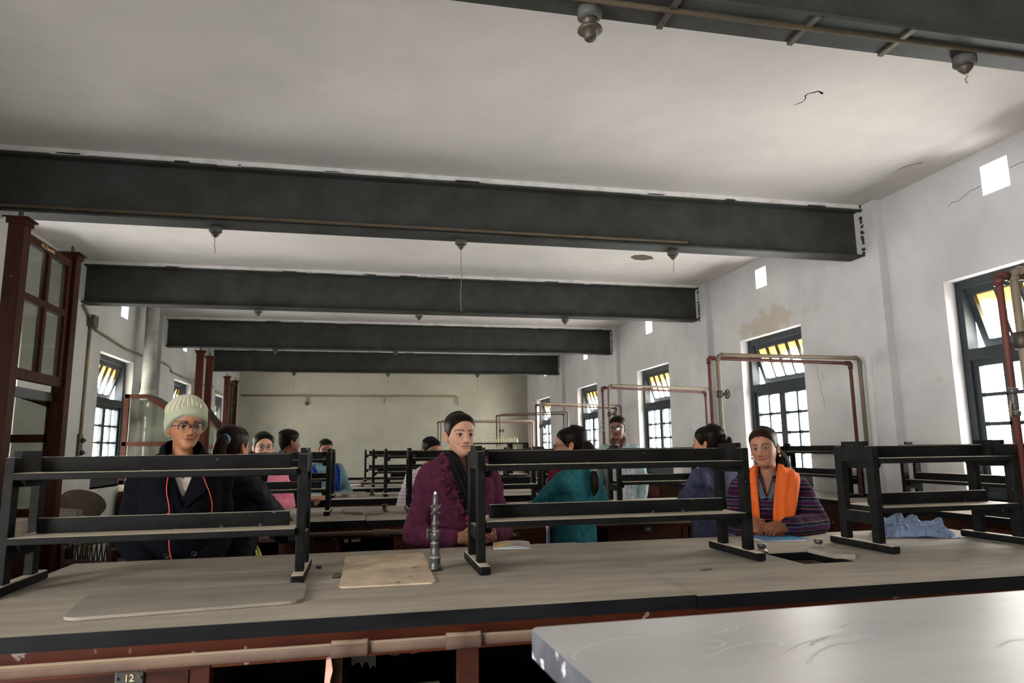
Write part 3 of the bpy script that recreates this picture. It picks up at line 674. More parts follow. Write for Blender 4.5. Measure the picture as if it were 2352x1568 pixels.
# ------------------------------------------------------------------ service pipes crossing the aisle
def gantry(xa, ya, za, xb, yb, zend, label, r=.021, valve=None, red_valve=None, zb=BT):
    e = empty('service_pipes', (0, 0, 0), label, 'pipework')
    def bend(pts, q=.035):
        out = [pts[0]]
        for i in range(1, len(pts)-1):
            a, b, c = Vector(pts[i-1]), Vector(pts[i]), Vector(pts[i+1])
            out += [b+(a-b).normalized()*q, b+(a-b).normalized()*q*.3+(c-b).normalized()*q*.3, b+(c-b).normalized()*q]
        return out+[pts[-1]]
    P = [(xa, ya, zb), (xa, ya, za), (xb, yb, za), (xb, yb, zend)]
    m = MB(); m.tube(bend(P), r, n=12)
    for q in (1, 2):
        v = Vector(P[q])
        for d in (Vector(P[q-1])-v, Vector(P[q+1])-v):
            d.normalize(); m.tube([v+d*.03, v+d*.055], r*1.2, n=12)
    m.tube([Vector(P[3])+Vector((0, 0, .42)), Vector(P[3])+Vector((0, 0, .36))], r*1.3, n=12)
    m.build('water_pipe', 'pipe_grey', e)
    d = Vector((-.065, -.0, 0)); dz = -.045
    Q = [(xa-.07, ya+.02, zb), (xa-.07, ya+.02, za+dz*.6), (xb-.075, yb+.03, za+dz), (xb-.075, yb+.03, zend)]
    m = MB(); m.tube(bend(Q, .03), r*.85, n=12)
    for q in (1, 2):
        v = Vector(Q[q])
        for dd in (Vector(Q[q-1])-v, Vector(Q[q+1])-v):
            dd.normalize(); m.tube([v, v+dd*.05], r*1.2, n=12)
    m.build('gas_pipe', 'pipe_red', e)
    if valve:
        z = valve; m = MB(); m.lathe([(r*1.4, -.03), (r*1.5, 0), (r*1.4, .03)], 10, (xa, ya, z)); m.tube([(xa, ya, z), (xa+.055, ya-.01, z)], .012, n=8)
        cx = xa+.06
        m.tube([(cx+.004, ya-.012+.036*math.cos(a), z+.036*math.sin(a)) for a in [2*math.pi*k/16 for k in range(17)]], .006, n=6, cap=False)
        for k in range(5):
            a = 2*math.pi*k/5; m.tube([(cx, ya-.012, z), (cx+.004, ya-.012+.036*math.cos(a), z+.036*math.sin(a))], .0045, n=5)
        o = m.build('hand_wheel', 'iron', e)
    if red_valve:
        z = red_valve; x = xa-.07; y = ya+.02
        m = MB(); m.lathe([(r*.9, .07), (r*1.25, .066), (r*1.25, .045), (r*.8, .04), (r*.95, .03), (r*.95, -.03), (r*.8, -.04), (r*1.2, -.045), (r*1.2, -.06), (r*.9, -.07)], 12, (x, y, z)); m.tube([(x, y, z), (x-.035, y-.02, z)], .009, n=8)
        m.build('valve_body', 'brass_dirty', e)
        m = MB(); m.tube([(x-.037, y-.02, z+.008), (x-.05, y-.022, z-.02), (x-.052, y-.022, z-.07)], [.006, .005, .0045], n=7); m.build('lever', 'conduit', e)
    return e
g = gantry(3.13, 2.70, 2.212, 4.36, 2.62, .92, 'grey and red service pipes rising from the nearest bench by the window', .020, None, 1.56)
m = MB(); m.tube([(3.13, 2.70, 1.86), (3.3, 2.66, 1.86)], .02, n=10); m.lathe([(.034, -.04), (.036, 0), (.034, .04)], 10, (3.13, 2.70, 1.86)); m.build('tee', 'iron', g)
gantry(2.93, 5.28, 2.135, 4.35, 5.32, .92, 'grey and red service pipes crossing the aisle from the second bench', .018, 1.80, None)
gantry(2.80, 7.62, 2.09, 4.33, 8.0, .92, 'service pipes crossing the aisle from the third bench, with a small hand wheel', .016, 1.75, 1.6)
gantry(2.80, 10.85, 2.092, 4.42, 11.45, .92, 'service pipes crossing the aisle from the fifth bench', .016, 1.72)
gantry(2.80, 14.3, 2.085, 4.0, 13.3, .0, 'thin service pipes crossing near the reagent bottles', .015, 1.74, zb=0.0)
gantry(1.9, 17.6, 2.085, 4.38, 17.75, .0, 'farthest service pipes, just before the far wall', .015, None, zb=0.0)
# ------------------------------------------------------------------ counter under the right-hand windows
e = empty('wall_counter', (0, 0, 0), 'long counter with a dark red front under the right windows', 'counter')
m = MB(); m.box(3.92, 4.465, 1.0, 12.95, BT-.04, BT); 
for f in m.bm.faces: f.material_index = 1 if f.normal.z > .5 else 0
m.build('worktop', ['bench_black', 'bench_dust'], e)
m = MB(); m.box(3.97, 4.46, 1.05, 12.9, .1, BT-.04); m.build('carcass', 'dark_wood', e)
for k in range(7):
    y = 3.4+k*1.1
    m = MB(); m.box(3.955, 3.975, y, y+.5, .68, .82, bev=.003); m.build('drawer', 'red_wood', e)
    m = MB(); m.box(3.955, 3.975, y, y+1.0, .15, .66, bev=.003); m.build('cupboard_door', 'dark_wood', e)
rack(-.74, .74, 0, 'black rack on the window counter, left of the nearest window', 'black racks on the window counter', rz=math.pi/2, dep=.55).location = (4.3, 4.05, BT)
rack(-.49, .49, 0, 'black rack on the window counter under the second window', 'black racks on the window counter', rz=math.pi/2, dep=.55).location = (4.3, 5.94, BT)
# ------------------------------------------------------------------ reagent bottles at the far end
e = empty('bottle_rack', (0, 0, 0), 'dark two-shelf rack of reagent bottles near the far wall', 'rack')
m = MB(); m.box(1.95, 3.05, 12.78, 13.06, 1.452, 1.475); m.build('shelf', 'rack_black', e)
m = MB(); m.box(1.95, 3.05, 12.78, 13.06, 1.285, 1.305); m.build('shelf', 'rack_black', e)
for x in (1.97, 2.72, 3.03):
    m = MB(); m.box(x-.03, x+.03, 12.8, 13.04, BT, 1.452); m.build('upright', 'rack_black', e)
b = MB(); b.lathe([(.02, 0), (.022, .004), (.022, .06), (.02, .072), (.010, .08), (.010, .092), (.013, .094), (.013, .097)], 12); b0 = b.build('reagent_bottle', 'bottle_glass')
s = MB(); s.lathe([(.008, .095), (.008, .102), (.014, .104), (.014, .112), (.006, .116)], 10); s0 = s.build('stopper', 'bottle_stopper', b0)
first = True
for z, x0, n, grp in ((1.475, 2.03, 17, 'reagent bottles on the upper shelf at the far end'), (1.305, 2.11, 15, 'reagent bottles on the lower shelf at the far end')):
    for k in range(n):
        if first: o = b0; first = False
        else:
            o = b0.copy(); COL.objects.link(o); c = s0.copy(); COL.objects.link(c); c.parent = o
        o.location = (x0+k*.051, 12.9+random.uniform(-.01, .01), z)
        tag(o, 'small pale reagent bottle in the row on the %s shelf near the far wall' % ('upper' if z > 1.4 else 'lower'), 'bottle', grp)
# ------------------------------------------------------------------ glazed fume cupboards along the left wall
def fume(xf, y0, y1, label, top=2.77, depth=1.0, duct=False, bar=True, slope=(2.1, 1.75), zb=.0, glass_front=True):
    e = empty('fume_cupboard', (0, 0, 0), label, 'fume cupboard')
    for y in (y0, y1):
        m = MB(); m.box(xf-.045, xf+.045, y-.045, y+.045, zb, top, bev=.004)
        m.build('post', 'post_wood', e)
        m = MB(); m.prism([(-.07, -.07), (.07, -.07), (.07, .07), (-.07, .07)], 0, .012, fn=lambda a, b, c: (xf+a, y+b, top+c))
        m.box(xf-.055, xf+.055, y-.055, y+.055, top-.03, top); cp = m.build('post_cap', 'post_wood', e)
        m = MB(); m.lathe([(.008, 0), (.008, .02), (.03, .02), (.032, .045), (.02, .07), (.006, .08)], 10, (xf, y, top+.012), 'z') if 0 else m.box(xf-.006, xf+.006, y-.022, y+.022, top+.012, top+.068, bev=.004)
        m.build('pulley', 'black_plastic', cp)
    a, b = y0+.045, y1-.045
    if bar:   # raised glazed sash, two by two lights
        s = empty('sash', (0, 0, 0)); s.parent = e
        zt, zl = top-.05, top-.96; fr = MB(); t = .05; zm = (zt+zl)/2+.06; ym = (a+b)/2
        for q in ((a, b, zt-t, zt), (a, b, zl, zl+t*1.3), (a, a+t, zl+t*1.3, zt-t), (b-t, b, zl+t*1.3, zt-t), (a+t, b-t, zm-t*.45, zm+t*.45), (ym-t*.4, ym+t*.4, zl+t*1.3, zm-t*.45), (ym-t*.4, ym+t*.4, zm+t*.45, zt-t)):
            fr.box(xf-.02, xf+.02, *q)
        fr.build('sash_frame', 'post_wood', s)
        m = MB(); m.box(xf-.003, xf+.003, a+t, b-t, zl+t, zt-t); m.build('glass', 'pane_cupboard', s)
        m = MB(); m.box(xf-.075, xf-.03, a-.03, b+.03, zl-.10, zl-.04); m.build('cross_rail', 'paint_dark_rail', e)
    # body: side panels with sloped heads, glass, base cabinet
    zl0 = .95; x1 = xf-depth
    for y in (y0, y1):
        m = MB(); t = .055; h1, h2 = slope
        m.box(x1, x1+t, y-.02, y+.02, zl0, h1); m.box(xf-.045-t*.5, xf-.045, y-.02, y+.02, zl0, h2)
        m.box(x1, xf-.045, y-.02, y+.02, zl0, zl0+t); m.box(x1, xf-.045, y-.02, y+.02, (zl0+h2)/2+.1, (zl0+h2)/2+.1+t)
        k = x1+depth*.3
        m.box(x1, k, y-.02, y+.02, h1-t, h1)
        m.prism([(k, h1), (xf-.045, h2), (xf-.045, h2-t*1.2), (k, h1-t*1.2)], y-.02, y+.02, fn=lambda p, q, r: (p, r, q))
        sd = m.build('side_frame', 'post_wood', e)
        m = MB(); m.prism([(x1+t, zl0+t), (xf-.05, zl0+t), (xf-.05, h2-t), (k, h1-t), (x1+t, h1-t)], y-.003, y+.003, fn=lambda p, q, r: (p, r, q)); m.build('glass', 'pane_cupboard', sd)
    k = x1+depth*.3; h1, h2 = slope
    m = MB(); m.prism([(x1, h1), (k, h1), (xf-.045, h2), (xf-.045, h2-.02), (k, h1-.02), (x1, h1-.02)], y0, y1, fn=lambda p, q, r: (p, r, q)); m.build('sloped_roof', 'post_wood', e)
    m = MB(); m.box(x1, xf-.03, y0-.02, y1+.02, .86, .95); m.build('slab_top', 'bench_dust', e)
    m = MB(); m.box(x1, xf-.05, y0, y1, 0, .86); m.build('base_cupboard', 'dark_wood', e)
    if duct:
        m = MB(); m.tube([((x1+.16), y0+.4, h1-.05), ((x1+.16), y0+.4, ZC)], .09, n=18)
        m.lathe([(.11, h1), (.11, h1+.04), (.095, h1+.06), (.095, h1+.10), (.09, h1+.11)], 18, (x1+.16, y0+.4, 0)); m.build('flue', 'flue', e)
    return e
f0 = fume(-2.1, 4.58, 5.36, 'tall glazed fume cupboard nearest on the left, with raised wooden sash', top=2.79, depth=1.05, slope=(2.0, 1.75))
text_mesh('lettering', 'R.C.Chem.N.I', .034, 'numeral', f0, Matrix(((0, 0, 1, -2.079), (1, 0, 0, 4.93), (0, 1, 0, 2.715), (0, 0, 0, 1))), .0006)
fume(-2.3, 10.3, 10.9, 'middle fume cupboard on the left with sloped top and grey flue', top=2.78, depth=.93, duct=True, slope=(2.17, 1.78), bar=False)
fume(-2.6, 13.9, 14.75, 'farthest fume cupboard on the left with two tall posts', top=2.79, depth=.66, slope=(2.25, 1.72), bar=True)
# ------------------------------------------------------------------ broken furniture heaped at the left
def heap_chair(loc, rot, label):
    e = empty('wooden_chair', loc, label, 'chair'); e.rotation_euler = rot
    m = MB(); m.prism([(-.2, -.2), (.2, -.2), (.17, .2), (-.17, .2)], .43, .46); m.build('seat', 'switch_wood', e)
    for x, y, t in ((-.17, -.17, .43), (.17, -.17, .43), (-.15, .17, .46), (.15, .17, .46)):
        m = MB(); m.tube([(x, y, 0), (x, y, t)], [.016, .02], n=8); m.build('leg', 'switch_wood', e)
    m = MB(); pts = []
    for k in range(15):
        a = math.pi*k/14; pts.append((.21*math.cos(a), .70+.14*math.sin(a)))
    bm = m.bm; n = len(pts)
    out = pts+[(-.17, .60), (.17, .60)]
    m.prism(out, .16, .185, fn=lambda x, y, z: (x, z+.10*(.3+abs(x)*-1.2), y)); m.build('back_board', 'old_wood', e)
    m = MB(); m.prism([(.05*math.cos(2*math.pi*k/12), .73+.014*math.sin(2*math.pi*k/12)) for k in range(12)], .155, .19, fn=lambda x, y, z: (x, z+.03, y)); m.build('back_slot', 'label_paper', e)
    for s in (-1, 1):
        m = MB(); m.tube([(s*.14, .17, .46), (s*.15, .19, .62)], .014, n=8); m.build('back_post', 'switch_wood', e)
    return e
heap_chair((-2.74, 7.2, .27), (math.radians(-14), math.radians(16), math.radians(20)), 'broken wooden chair tipped on the heap by the left wall')
m = MB(); m.box(-.2, .2, -.25, .25, 0, .5, bev=.006); m.box(-.16, .16, -.21, .21, .5, .505); o = m.build('wooden_box', 'old_wood'); o.location = (-2.62, 6.6, .39); o.rotation_euler = (math.radians(6), math.radians(8), .35)
tag(o, 'dusty tilted box in front of the broken chair', 'box')
def arm_chair(loc, rz, label):
    e = empty('arm_chair', loc, label, 'chair', 'old armchairs by the left wall', rz)
    m = MB(); m.box(-.25, .25, -.24, .24, .40, .44); m.build('seat', 'dark_wood', e)
    for x in (-.24, .24):
        for y, t in ((-.22, .64), (.22, .86)):
            m = MB(); m.box(x-.02, x+.02, y-.02, y+.02, 0, t); m.build('leg', 'dark_wood', e)
        m = MB(); m.box(x-.03, x+.03, -.26, .24, .64, .665); m.build('armrest', 'switch_wood', e)
    for z0, z1 in ((.82, .88), (.52, .56)):
        m = MB(); m.box(-.24, .24, .205, .24, z0, z1); m.build('back_rail', 'dark_wood', e)
    m = MB()
    for k in range(9):
        x = -.2+k*.05; m.tube([(x, .222, .55), (x+.04, .222, .83)], .006, n=5); m.tube([(x, .222, .83), (x+.04, .222, .55)], .006, n=5)
    m.build('cane_back', 'cane', e)
    return e
arm_chair((-1.95, 5.0+1.2, 0), 2.6, 'old cane-backed armchair behind the left rack')
arm_chair((-1.75, 7.3, 0), .5, 'second old cane-backed armchair, behind the woman in the beanie')
m = MB(); m.box(-2.9, -2.2, 6.35, 7.6, 0, .18); tag(m.build('wooden_crate', 'dark_wood'), 'low dark crate under the heap of broken furniture', 'crate')
# ------------------------------------------------------------------ crumpled checked cloth on the nearest bench
def cloth():
    bm = bmesh.new(); nx, ny = 64, 48; g = []
    for i in range(nx):
        for j in range(ny):
            u, v = i/(nx-1)*2-1, j/(ny-1)*2-1
            p = Vector((u*2.1, v*2.1, 0))
            n1 = mnoise.noise(p*.9+Vector((3.1, 1.7, .3))); n2 = mnoise.noise(p*2.1+Vector((7.3, 2.2, 5))); n3 = mnoise.noise(p*4.2)
            fold = 1-abs(math.sin(2.1*u+1.5*v+2.6*n1)); fold2 = 1-abs(math.sin(2.6*v-1.8*u+2.2*n2))
            r2 = abs(u)**3+abs(v)**3
            env = max(0, 1-r2)**.6
            z = env*(.045+.036*fold+.030*fold2+.024*n2)+.003*n3*env
            if u < -.2: z += env*.028*min(1, (-.2-u)*2.2)
            x = u*.185+.018*n2+.02*n1; y = v*.105+.02*n1-.012*n3
            g.append(bm.verts.new((x, y, max(z, .0015+.001*n3))))
    uv = bm.loops.layers.uv.new('UVMap')
    for i in range(nx-1):
        for j in range(ny-1):
            f = bm.faces.new((g[i*ny+j], g[(i+1)*ny+j], g[(i+1)*ny+j+1], g[i*ny+j+1])); f.smooth = True
            for l, (a, b) in zip(f.loops, ((i, j), (i+1, j), (i+1, j+1), (i, j+1))): l[uv].uv = (a/nx, b/ny)
    # loose sleeve end
    me = bpy.data.meshes.new('checked_cloth'); bm.to_mesh(me); bm.free()
    m = bpy.data.materials.new('checked_cotton'); m.use_nodes = True; nt = m.node_tree; N = nt.nodes; L = nt.links
    b = N['Principled BSDF']; b.inputs['Roughness'].default_value = .85
    uvn = N.new('ShaderNodeUVMap'); sp = N.new('ShaderNodeSeparateXYZ'); L.new(uvn.outputs[0], sp.inputs[0])
    def band(out, freq, off, wid):
        a = N.new('ShaderNodeMath'); a.operation = 'MULTIPLY_ADD'; L.new(out, a.inputs[0]); a.inputs[1].default_value = freq; a.inputs[2].default_value = off
        f = N.new('ShaderNodeMath'); f.operation = 'FRACT'; L.new(a.outputs[0], f.inputs[0])
        c = N.new('ShaderNodeMath'); c.operation = 'LESS_THAN'; L.new(f.outputs[0], c.inputs[0]); c.inputs[1].default_value = wid
        return c.outputs[0]
    col = None
    for out, k in ((sp.outputs['X'], 9.0), (sp.outputs['Y'], 6.0)):
        for off, wid, rgb in ((0, .035, (62, 70, 100)), (.5, .03, (206, 214, 230)), (.44, .03, (112, 84, 110)), (.56, .03, (112, 84, 110))):
            mx = N.new('ShaderNodeMix'); mx.data_type = 'RGBA'; L.new(band(out, k, off, wid), mx.inputs['Factor'])
            if col is None: mx.inputs['A'].default_value = (*lin((140, 164, 198)), 1)
            else: L.new(col, mx.inputs['A'])
            mx.inputs['B'].default_value = (*lin(rgb), 1); col = mx.outputs['Result']
    L.new(col, b.inputs['Base Color'])
    me.materials.append(m); o = bpy.data.objects.new('checked_cloth', me); COL.objects.link(o)
    sm = o.modifiers.new('thick', 'SOLIDIFY'); sm.thickness = .0015
    o.location = (2.80, 3.15, BT-.003); o.rotation_euler = (0, 0, math.radians(-24))
    return tag(o, 'crumpled blue checked cloth lying under the rightmost rack', 'cloth')
cloth()
# ------------------------------------------------------------------ people: anatomy
def smooth01(t):
    t = np.clip(t, 0, 1); return t*t*(3-2*t)
def gau(a, s): return np.exp(-(a/s)**2)
# control rings of the body tube, origin between the ears at eye level, face towards -y
# (front y, z) (side half width, y, z) (back y, z)
RINGS = [
 ((-.100, -.84), (.168, .00, -.84), (.115, -.84)), ((-.098, -.74), (.155, .005, -.74), (.10, -.74)), ((-.090, -.62), (.135, .01, -.62), (.085, -.62)),
 ((-.105, -.50), (.142, .01, -.50), (.09, -.50)), ((-.118, -.42), (.152, .012, -.42), (.10, -.42)), ((-.098, -.33), (.166, .02, -.33), (.112, -.31)),
 ((-.065, -.262), (.166, .03, -.275), (.10, -.235)), ((-.046, -.225), (.105, .035, -.228), (.088, -.195)), ((-.036, -.198), (.062, .032, -.192), (.076, -.158)),
 ((-.032, -.162), (.052, .026, -.145), (.070, -.115)), ((-.036, -.130), (.0525, .02, -.100), (.072, -.068)), ((-.058, -.114), (.0565, .010, -.080), (.079, -.042)),
 ((-.078, -.1095), (.060, .002, -.067), (.085, -.022)), ((-.0885, -.101), (.0625, -.002, -.055), (.0895, -.006)), ((-.0905, -.089), (.0645, -.003, -.044), (.0925, .006)),
 ((-.0895, -.076), (.0665, -.003, -.033), (.095, .016)), ((-.0915, -.063), (.068, -.003, -.022), (.0965, .025)), ((-.093, -.050), (.0695, -.003, -.011), (.098, .034)),
 ((-.094, -.037), (.0705, -.002, .001), (.099, .042)), ((-.0945, -.022), (.0715, -.001, .013), (.0995, .050)), ((-.094, -.006), (.0725, 0, .025), (.0995, .058)),
 ((-.0945, .010), (.073, .001, .036), (.099, .065)), ((-.0965, .026), (.073, .002, .047), (.097, .072)), ((-.096, .044), (.0715, .003, .059), (.093, .080)),
 ((-.091, .062), (.067, .004, .072), (.086, .088)), ((-.080, .080), (.059, .005, .084), (.075, .096)), ((-.062, .096), (.046, .006, .096), (.058, .104)),
 ((-.036, .1065), (.029, .008, .1055), (.038, .109)), ((-.010, .111), (.010, .009, .1105), (.020, .111))]
UP = .032
RINGS = [tuple((*q[:-1], q[-1]+UP) for q in r) if i < 9 else r for i, r in enumerate(RINGS)]
RINGS[9] = ((-.030, -.148), (.0475, .030, -.136), (.072, -.108))
RINGS[10] = ((-.030, -.126), (.0455, .028, -.105), (.074, -.068))
RINGS[11] = ((-.052, -.1145), (.0475, .020, -.082), (.080, -.042))
RINGS[12] = ((-.077, -.1115), (.0545, .008, -.070), (.085, -.022))
RINGS[13] = ((-.0895, -.103), (.0605, .000, -.056), (.0895, -.006))
HEAD0 = 9
def catmull(tab, t):
    n = len(tab); i = np.clip(np.floor(t).astype(int), 0, n-2); f = (t-i)[:, None]
    p0, p1, p2, p3 = tab[np.clip(i-1, 0, n-1)], tab[i], tab[i+1], tab[np.clip(i+2, 0, n-1)]
    return .5*((2*p1)+(-p0+p2)*f+(2*p0-5*p1+4*p2-p3)*f*f+(-p0+3*p1-3*p2+p3)*f**3)
def tube_grid(tab, ts, na, dense=.62, flat=.88):
    tab = np.array([[a[0], a[1], b[0], b[1], b[2], c[0], c[1]] for a, b, c in tab], float)
    R = catmull(tab, np.array(ts, float))
    u = (np.arange(na)/na)*2-1
    phi = math.pi*(dense*u+(1-dense)*u**3)
    c, s = np.cos(phi), np.sin(phi)
    cf = np.sign(c)*np.abs(c)**flat; sf = np.sign(s)*np.abs(s)**.95
    fy, fz, w, sy, sz, by, bz = [R[:, k][:, None] for k in range(7)]
    pos, neg = np.maximum(c, 0), np.maximum(-c, 0)
    X = w*sf+0*fy
    Y = sy+(fy-sy)*np.maximum(cf, 0)+(by-sy)*np.maximum(-cf, 0)
    Z = sz+(fz-sz)*pos**1.75+(bz-sz)*neg**1.3
    return np.stack([X, Y, Z], -1), phi
def grid_faces(nr, na, off=0, cap0=True, cap1=True):
    F = []
    for i in range(nr-1):
        for k in range(na):
            F.append((off+i*na+k, off+i*na+(k+1) % na, off+(i+1)*na+(k+1) % na, off+(i+1)*na+k))
    if cap0: F.append(tuple(off+k for k in range(na))[::-1])
    if cap1: F.append(tuple(off+(nr-1)*na+k for k in range(na)))
    return F
def hairline(aphi, P):
    """height of the hairline for an angle from the face (0) to the nape (pi)"""
    a = np.degrees(aphi); xs = [0, 20, 38, 55, 68, 78, 90, 105, 130, 180]
    zs = P.get('hl', [.067, .065, .055, .038, .018, -.004, -.012, -.03, -.075, -.105])
    return np.interp(a, xs, zs)
def make_head(P, na=150, hi=True):
    ts = list(np.linspace(0, HEAD0, 22)[:-1])
    n = (125 if na > 140 else 92) if hi else 56
    ts += list(np.linspace(HEAD0, len(RINGS)-1, n))
    V, phi = tube_grid(RINGS, ts, na)
    t = np.array(ts)[:, None]+0*V[..., 0]
    X, Y, Z = V[..., 0].copy(), V[..., 1].copy(), V[..., 2].copy()
    fw, jw = P.get('fw', 1.0), P.get('jw', 1.0)
    hmask = smooth01((t-HEAD0)/1.5)
    jaw = gau(Z+.085, .035)*hmask*(Y < .03)
    X *= 1+(fw-1)*hmask+(jw-1)*jaw
    if P.get('bust', 0):
        b = P['bust']; fr = (np.cos(phi)[None, :] > 0)
        Y -= b*(gau(X-.075, .055)+gau(X+.075, .055))*gau(Z+.43-UP, .06)*fr
    front = smooth01((np.cos(phi)[None, :]-.05)/.35)*(t > HEAD0+2)
    aX = np.abs(X)
    d = np.zeros_like(X)
    nz = P.get('nose', 1.0); nw = P.get('nosew', 1.0)
    prof = np.interp(Z, [-.062, -.052, -.046, -.038, -.028, -.012, .004, .016, .03], [0, .001, .009, .021, .0185, .0125, .008, .003, 0])
    wid = np.interp(Z, [-.05, -.04, -.03, -.01, .01, .025], [.0115, .0115, .0098, .0088, .0095, .012])*nw
    d += nz*prof*np.exp(-(aX/wid)**2*1.0)
    d += .0085*nw*gau(aX-.0135*nw, .0065)*gau(Z+.0415, .0075)
    d -= .0068*np.exp(-((aX-.031)/.019)**2-((Z+.002)/.014)**2)
    d += .0035*np.exp(-((aX-.03)/.022)**2-((Z-.0185)/.008)**2)
    d += .005*np.exp(-((aX-.044)/.02)**2-((Z+.030)/.02)**2)
    lw = P.get('lips', 1.0)
    lipx = np.exp(-(aX/.0225)**4)
    d += .0036*lw*gau(Z+.0580, .0044)*lipx+.0042*lw*gau(Z+.0690, .0048)*np.exp(-(aX/.019)**4)
    smile = P.get('smile', 0.0)
    zm = -.0632+smile*(aX/.025)**2*.004
    d -= .0048*gau(Z-zm, .0016)*np.exp(-(aX/.0255)**6)
    d -= .0022*gau(Z+.0800, .005)*gau(aX, .02)
    d += .005*gau(Z+.094, .011)*gau(aX, .019)
    d -= .002*gau(aX-.027, .006)*gau(Z+.062, .012)
    d -= .0016*gau(aX, .004)*gau(Z+.051, .004)
    Y -= d*front
    # eyes: lids hug the eyeball, opening cut inside
    ex, ez, er = .0315, -.001, .0122
    eyc = P['_eyc'] = -.0762
    op = P.get('eye', 1.0)
    hw = .0148
    uu = (aX-ex)/hw
    top = ez+.0043*op*np.sqrt(np.clip(1-uu**2, 0, 1))**.9; bot = ez-.0040*op*np.clip(1-np.abs(uu)**2.2, 0, 1)
    inside = (np.abs(uu) < 1)*(Z < top)*(Z > bot)*(front > .5)
    lid_r = er+.0014
    rr = np.sqrt(np.clip(lid_r**2-(aX-ex)**2-(Z-ez)**2, 0, None))
    lidy = eyc-rr
    reg = smooth01((1.35-np.sqrt(((aX-ex)/.0165)**2+((Z-ez)/.0120)**2))/.5)*(front > .5)
    Y = np.where(reg > 0, np.minimum(Y, Y*(1-reg)+np.where(rr > 0, lidy, Y)*reg), Y)
    Y = np.where(inside, eyc-er*.35, Y)
    # colours
    sk = np.array(lin(P['skin'])); C = np.ones(X.shape+(4,)); C[..., :3] = sk
    def paint(mask, rgb, k=1.0):
        m = (np.clip(mask, 0, 1)*k)[..., None]; C[..., :3] = C[..., :3]*(1-m)+np.array(lin(rgb))*m
    face = front > .3
    paint(face*(np.exp(-((aX-.046)/.022)**2-((Z+.03)/.02)**2)), tuple(min(255, int(c*.98+ (12 if i == 0 else 0))) for i, c in enumerate(P['skin'])), .4)
    paint(face*np.exp(-((aX-.03)/.016)**2-((Z+.013)/.006)**2), tuple(int(c*.72) for c in P['skin']), .55)
    lipm = np.clip(1.5-((Z+.0636)/(.0078*lw*np.sqrt(np.clip(1.05-(aX/.0245)**2, .02, 1))))**2*1.5, 0, 1)*(aX < .0245)
    paint(face*smooth01(lipm*1.4), P.get('lip', (150, 84, 78)), .75)
    paint(face*gau(Z-zm, .0013)*np.exp(-(aX/.0245)**6), tuple(int(c*.35) for c in P.get('lip', (150, 84, 78))), .85)
    bz = .0175+.0055*(1-((aX-.034)/.024)**2)+P.get('browz', 0)
    bt = P.get('brow', 1.0)*(.0040-.0020*smooth01((aX-.03)/.03))
    paint(face*smooth01(1.5-np.abs(Z-bz)/bt)*(aX > .011)*(aX < .057), P.get('browc', (30, 22, 18)), .88)
    lash = np.exp(-((Z-top-.0006)/.0017)**2)*(np.abs(uu) < 1.15)+.7*np.exp(-((Z-bot+.0004)/.0012)**2)*(np.abs(uu) < 1.05)
    paint(face*lash*(reg > 0), (22, 16, 14), .95*P.get('lash', 1.0))
    paint(face*inside*1.0, (60, 34, 28), .8)
    paint(face*gau(aX-.0075*nw, .0036)*gau(Z+.0475, .0024), (40, 22, 18), .85)
    if P.get('moustache'):
        paint(face*gau(Z+.0525, .0038)*np.exp(-(aX/.024)**4), (28, 22, 20), P['moustache'])
        paint(face*np.clip(gau(Z+.09, .02)+gau(aX-.05, .02)*gau(Z+.06, .03), 0, 1), (40, 32, 28), P['moustache']*.35)
    for bx, bz_, br, rgb in P.get('marks', ()):
        paint(face*smooth01(2-np.hypot(X-bx, Z-bz_)/br*1.5), rgb)
    if not P.get('nohair'): paint(smooth01((Z-hairline(np.abs(phi)[None, :]+0*X, P)+.005)/.008)*(t > HEAD0+.5), P.get('haircol', (20, 16, 15)), .95)
    if P.get('sindoor'): paint(smooth01(2-np.abs(X)/.0035)*(Z > .058)*(Z < .085)*(np.cos(phi)[None, :] > .3), (150, 24, 20), .9)
    V = np.stack([X, Y, Z], -1)
    return V, phi, C, t
def pose_fn(P):
    """head turn about the neck, forward lean of the trunk about the neck base"""
    yaw, pit, rol = [math.radians(v) for v in P.get('head', (0, 0, 0))]
    lean = math.radians(P.get('lean', 0)); bend = math.radians(P.get('side', 0))
    piv = np.array([0, .028, -.115]); pb = np.array([0, .03, -.17])
    def rot(y, p, r, k):
        cy, sy = np.cos(y*k), np.sin(y*k); cp, sp = np.cos(p*k), np.sin(p*k); cr, sr = np.cos(r*k), np.sin(r*k)
        return cy, sy, cp, sp, cr, sr
    def f(V, k=None):
        V = np.asarray(V, float); z = V[..., 2]
        if k is None: k = smooth01((z+.165)/.075)
        k = k+0*z
        q = V-piv; cy, sy, cp, sp, cr, sr = rot(yaw, pit, rol, k)
        x, y, z2 = q[..., 0], q[..., 1], q[..., 2]
        x, z2 = x*cr+z2*sr, -x*sr+z2*cr
        y, z2 = y*cp-z2*sp, y*sp+z2*cp
        x, y = x*cy-y*sy, x*sy+y*cy
        W = np.stack([x, y, z2], -1)+piv
        # lean: rows below the neck base swing back
        kb = smooth01((-.165-V[..., 2])/.06)*lean
        q = W-pb; c, s = np.cos(kb), np.sin(kb)
        y, z3 = q[..., 1]*c-q[..., 2]*s, q[..., 1]*s+q[..., 2]*c
        W = np.stack([W[..., 0], y+pb[1], z3+pb[2]], -1)
        return W
    return f
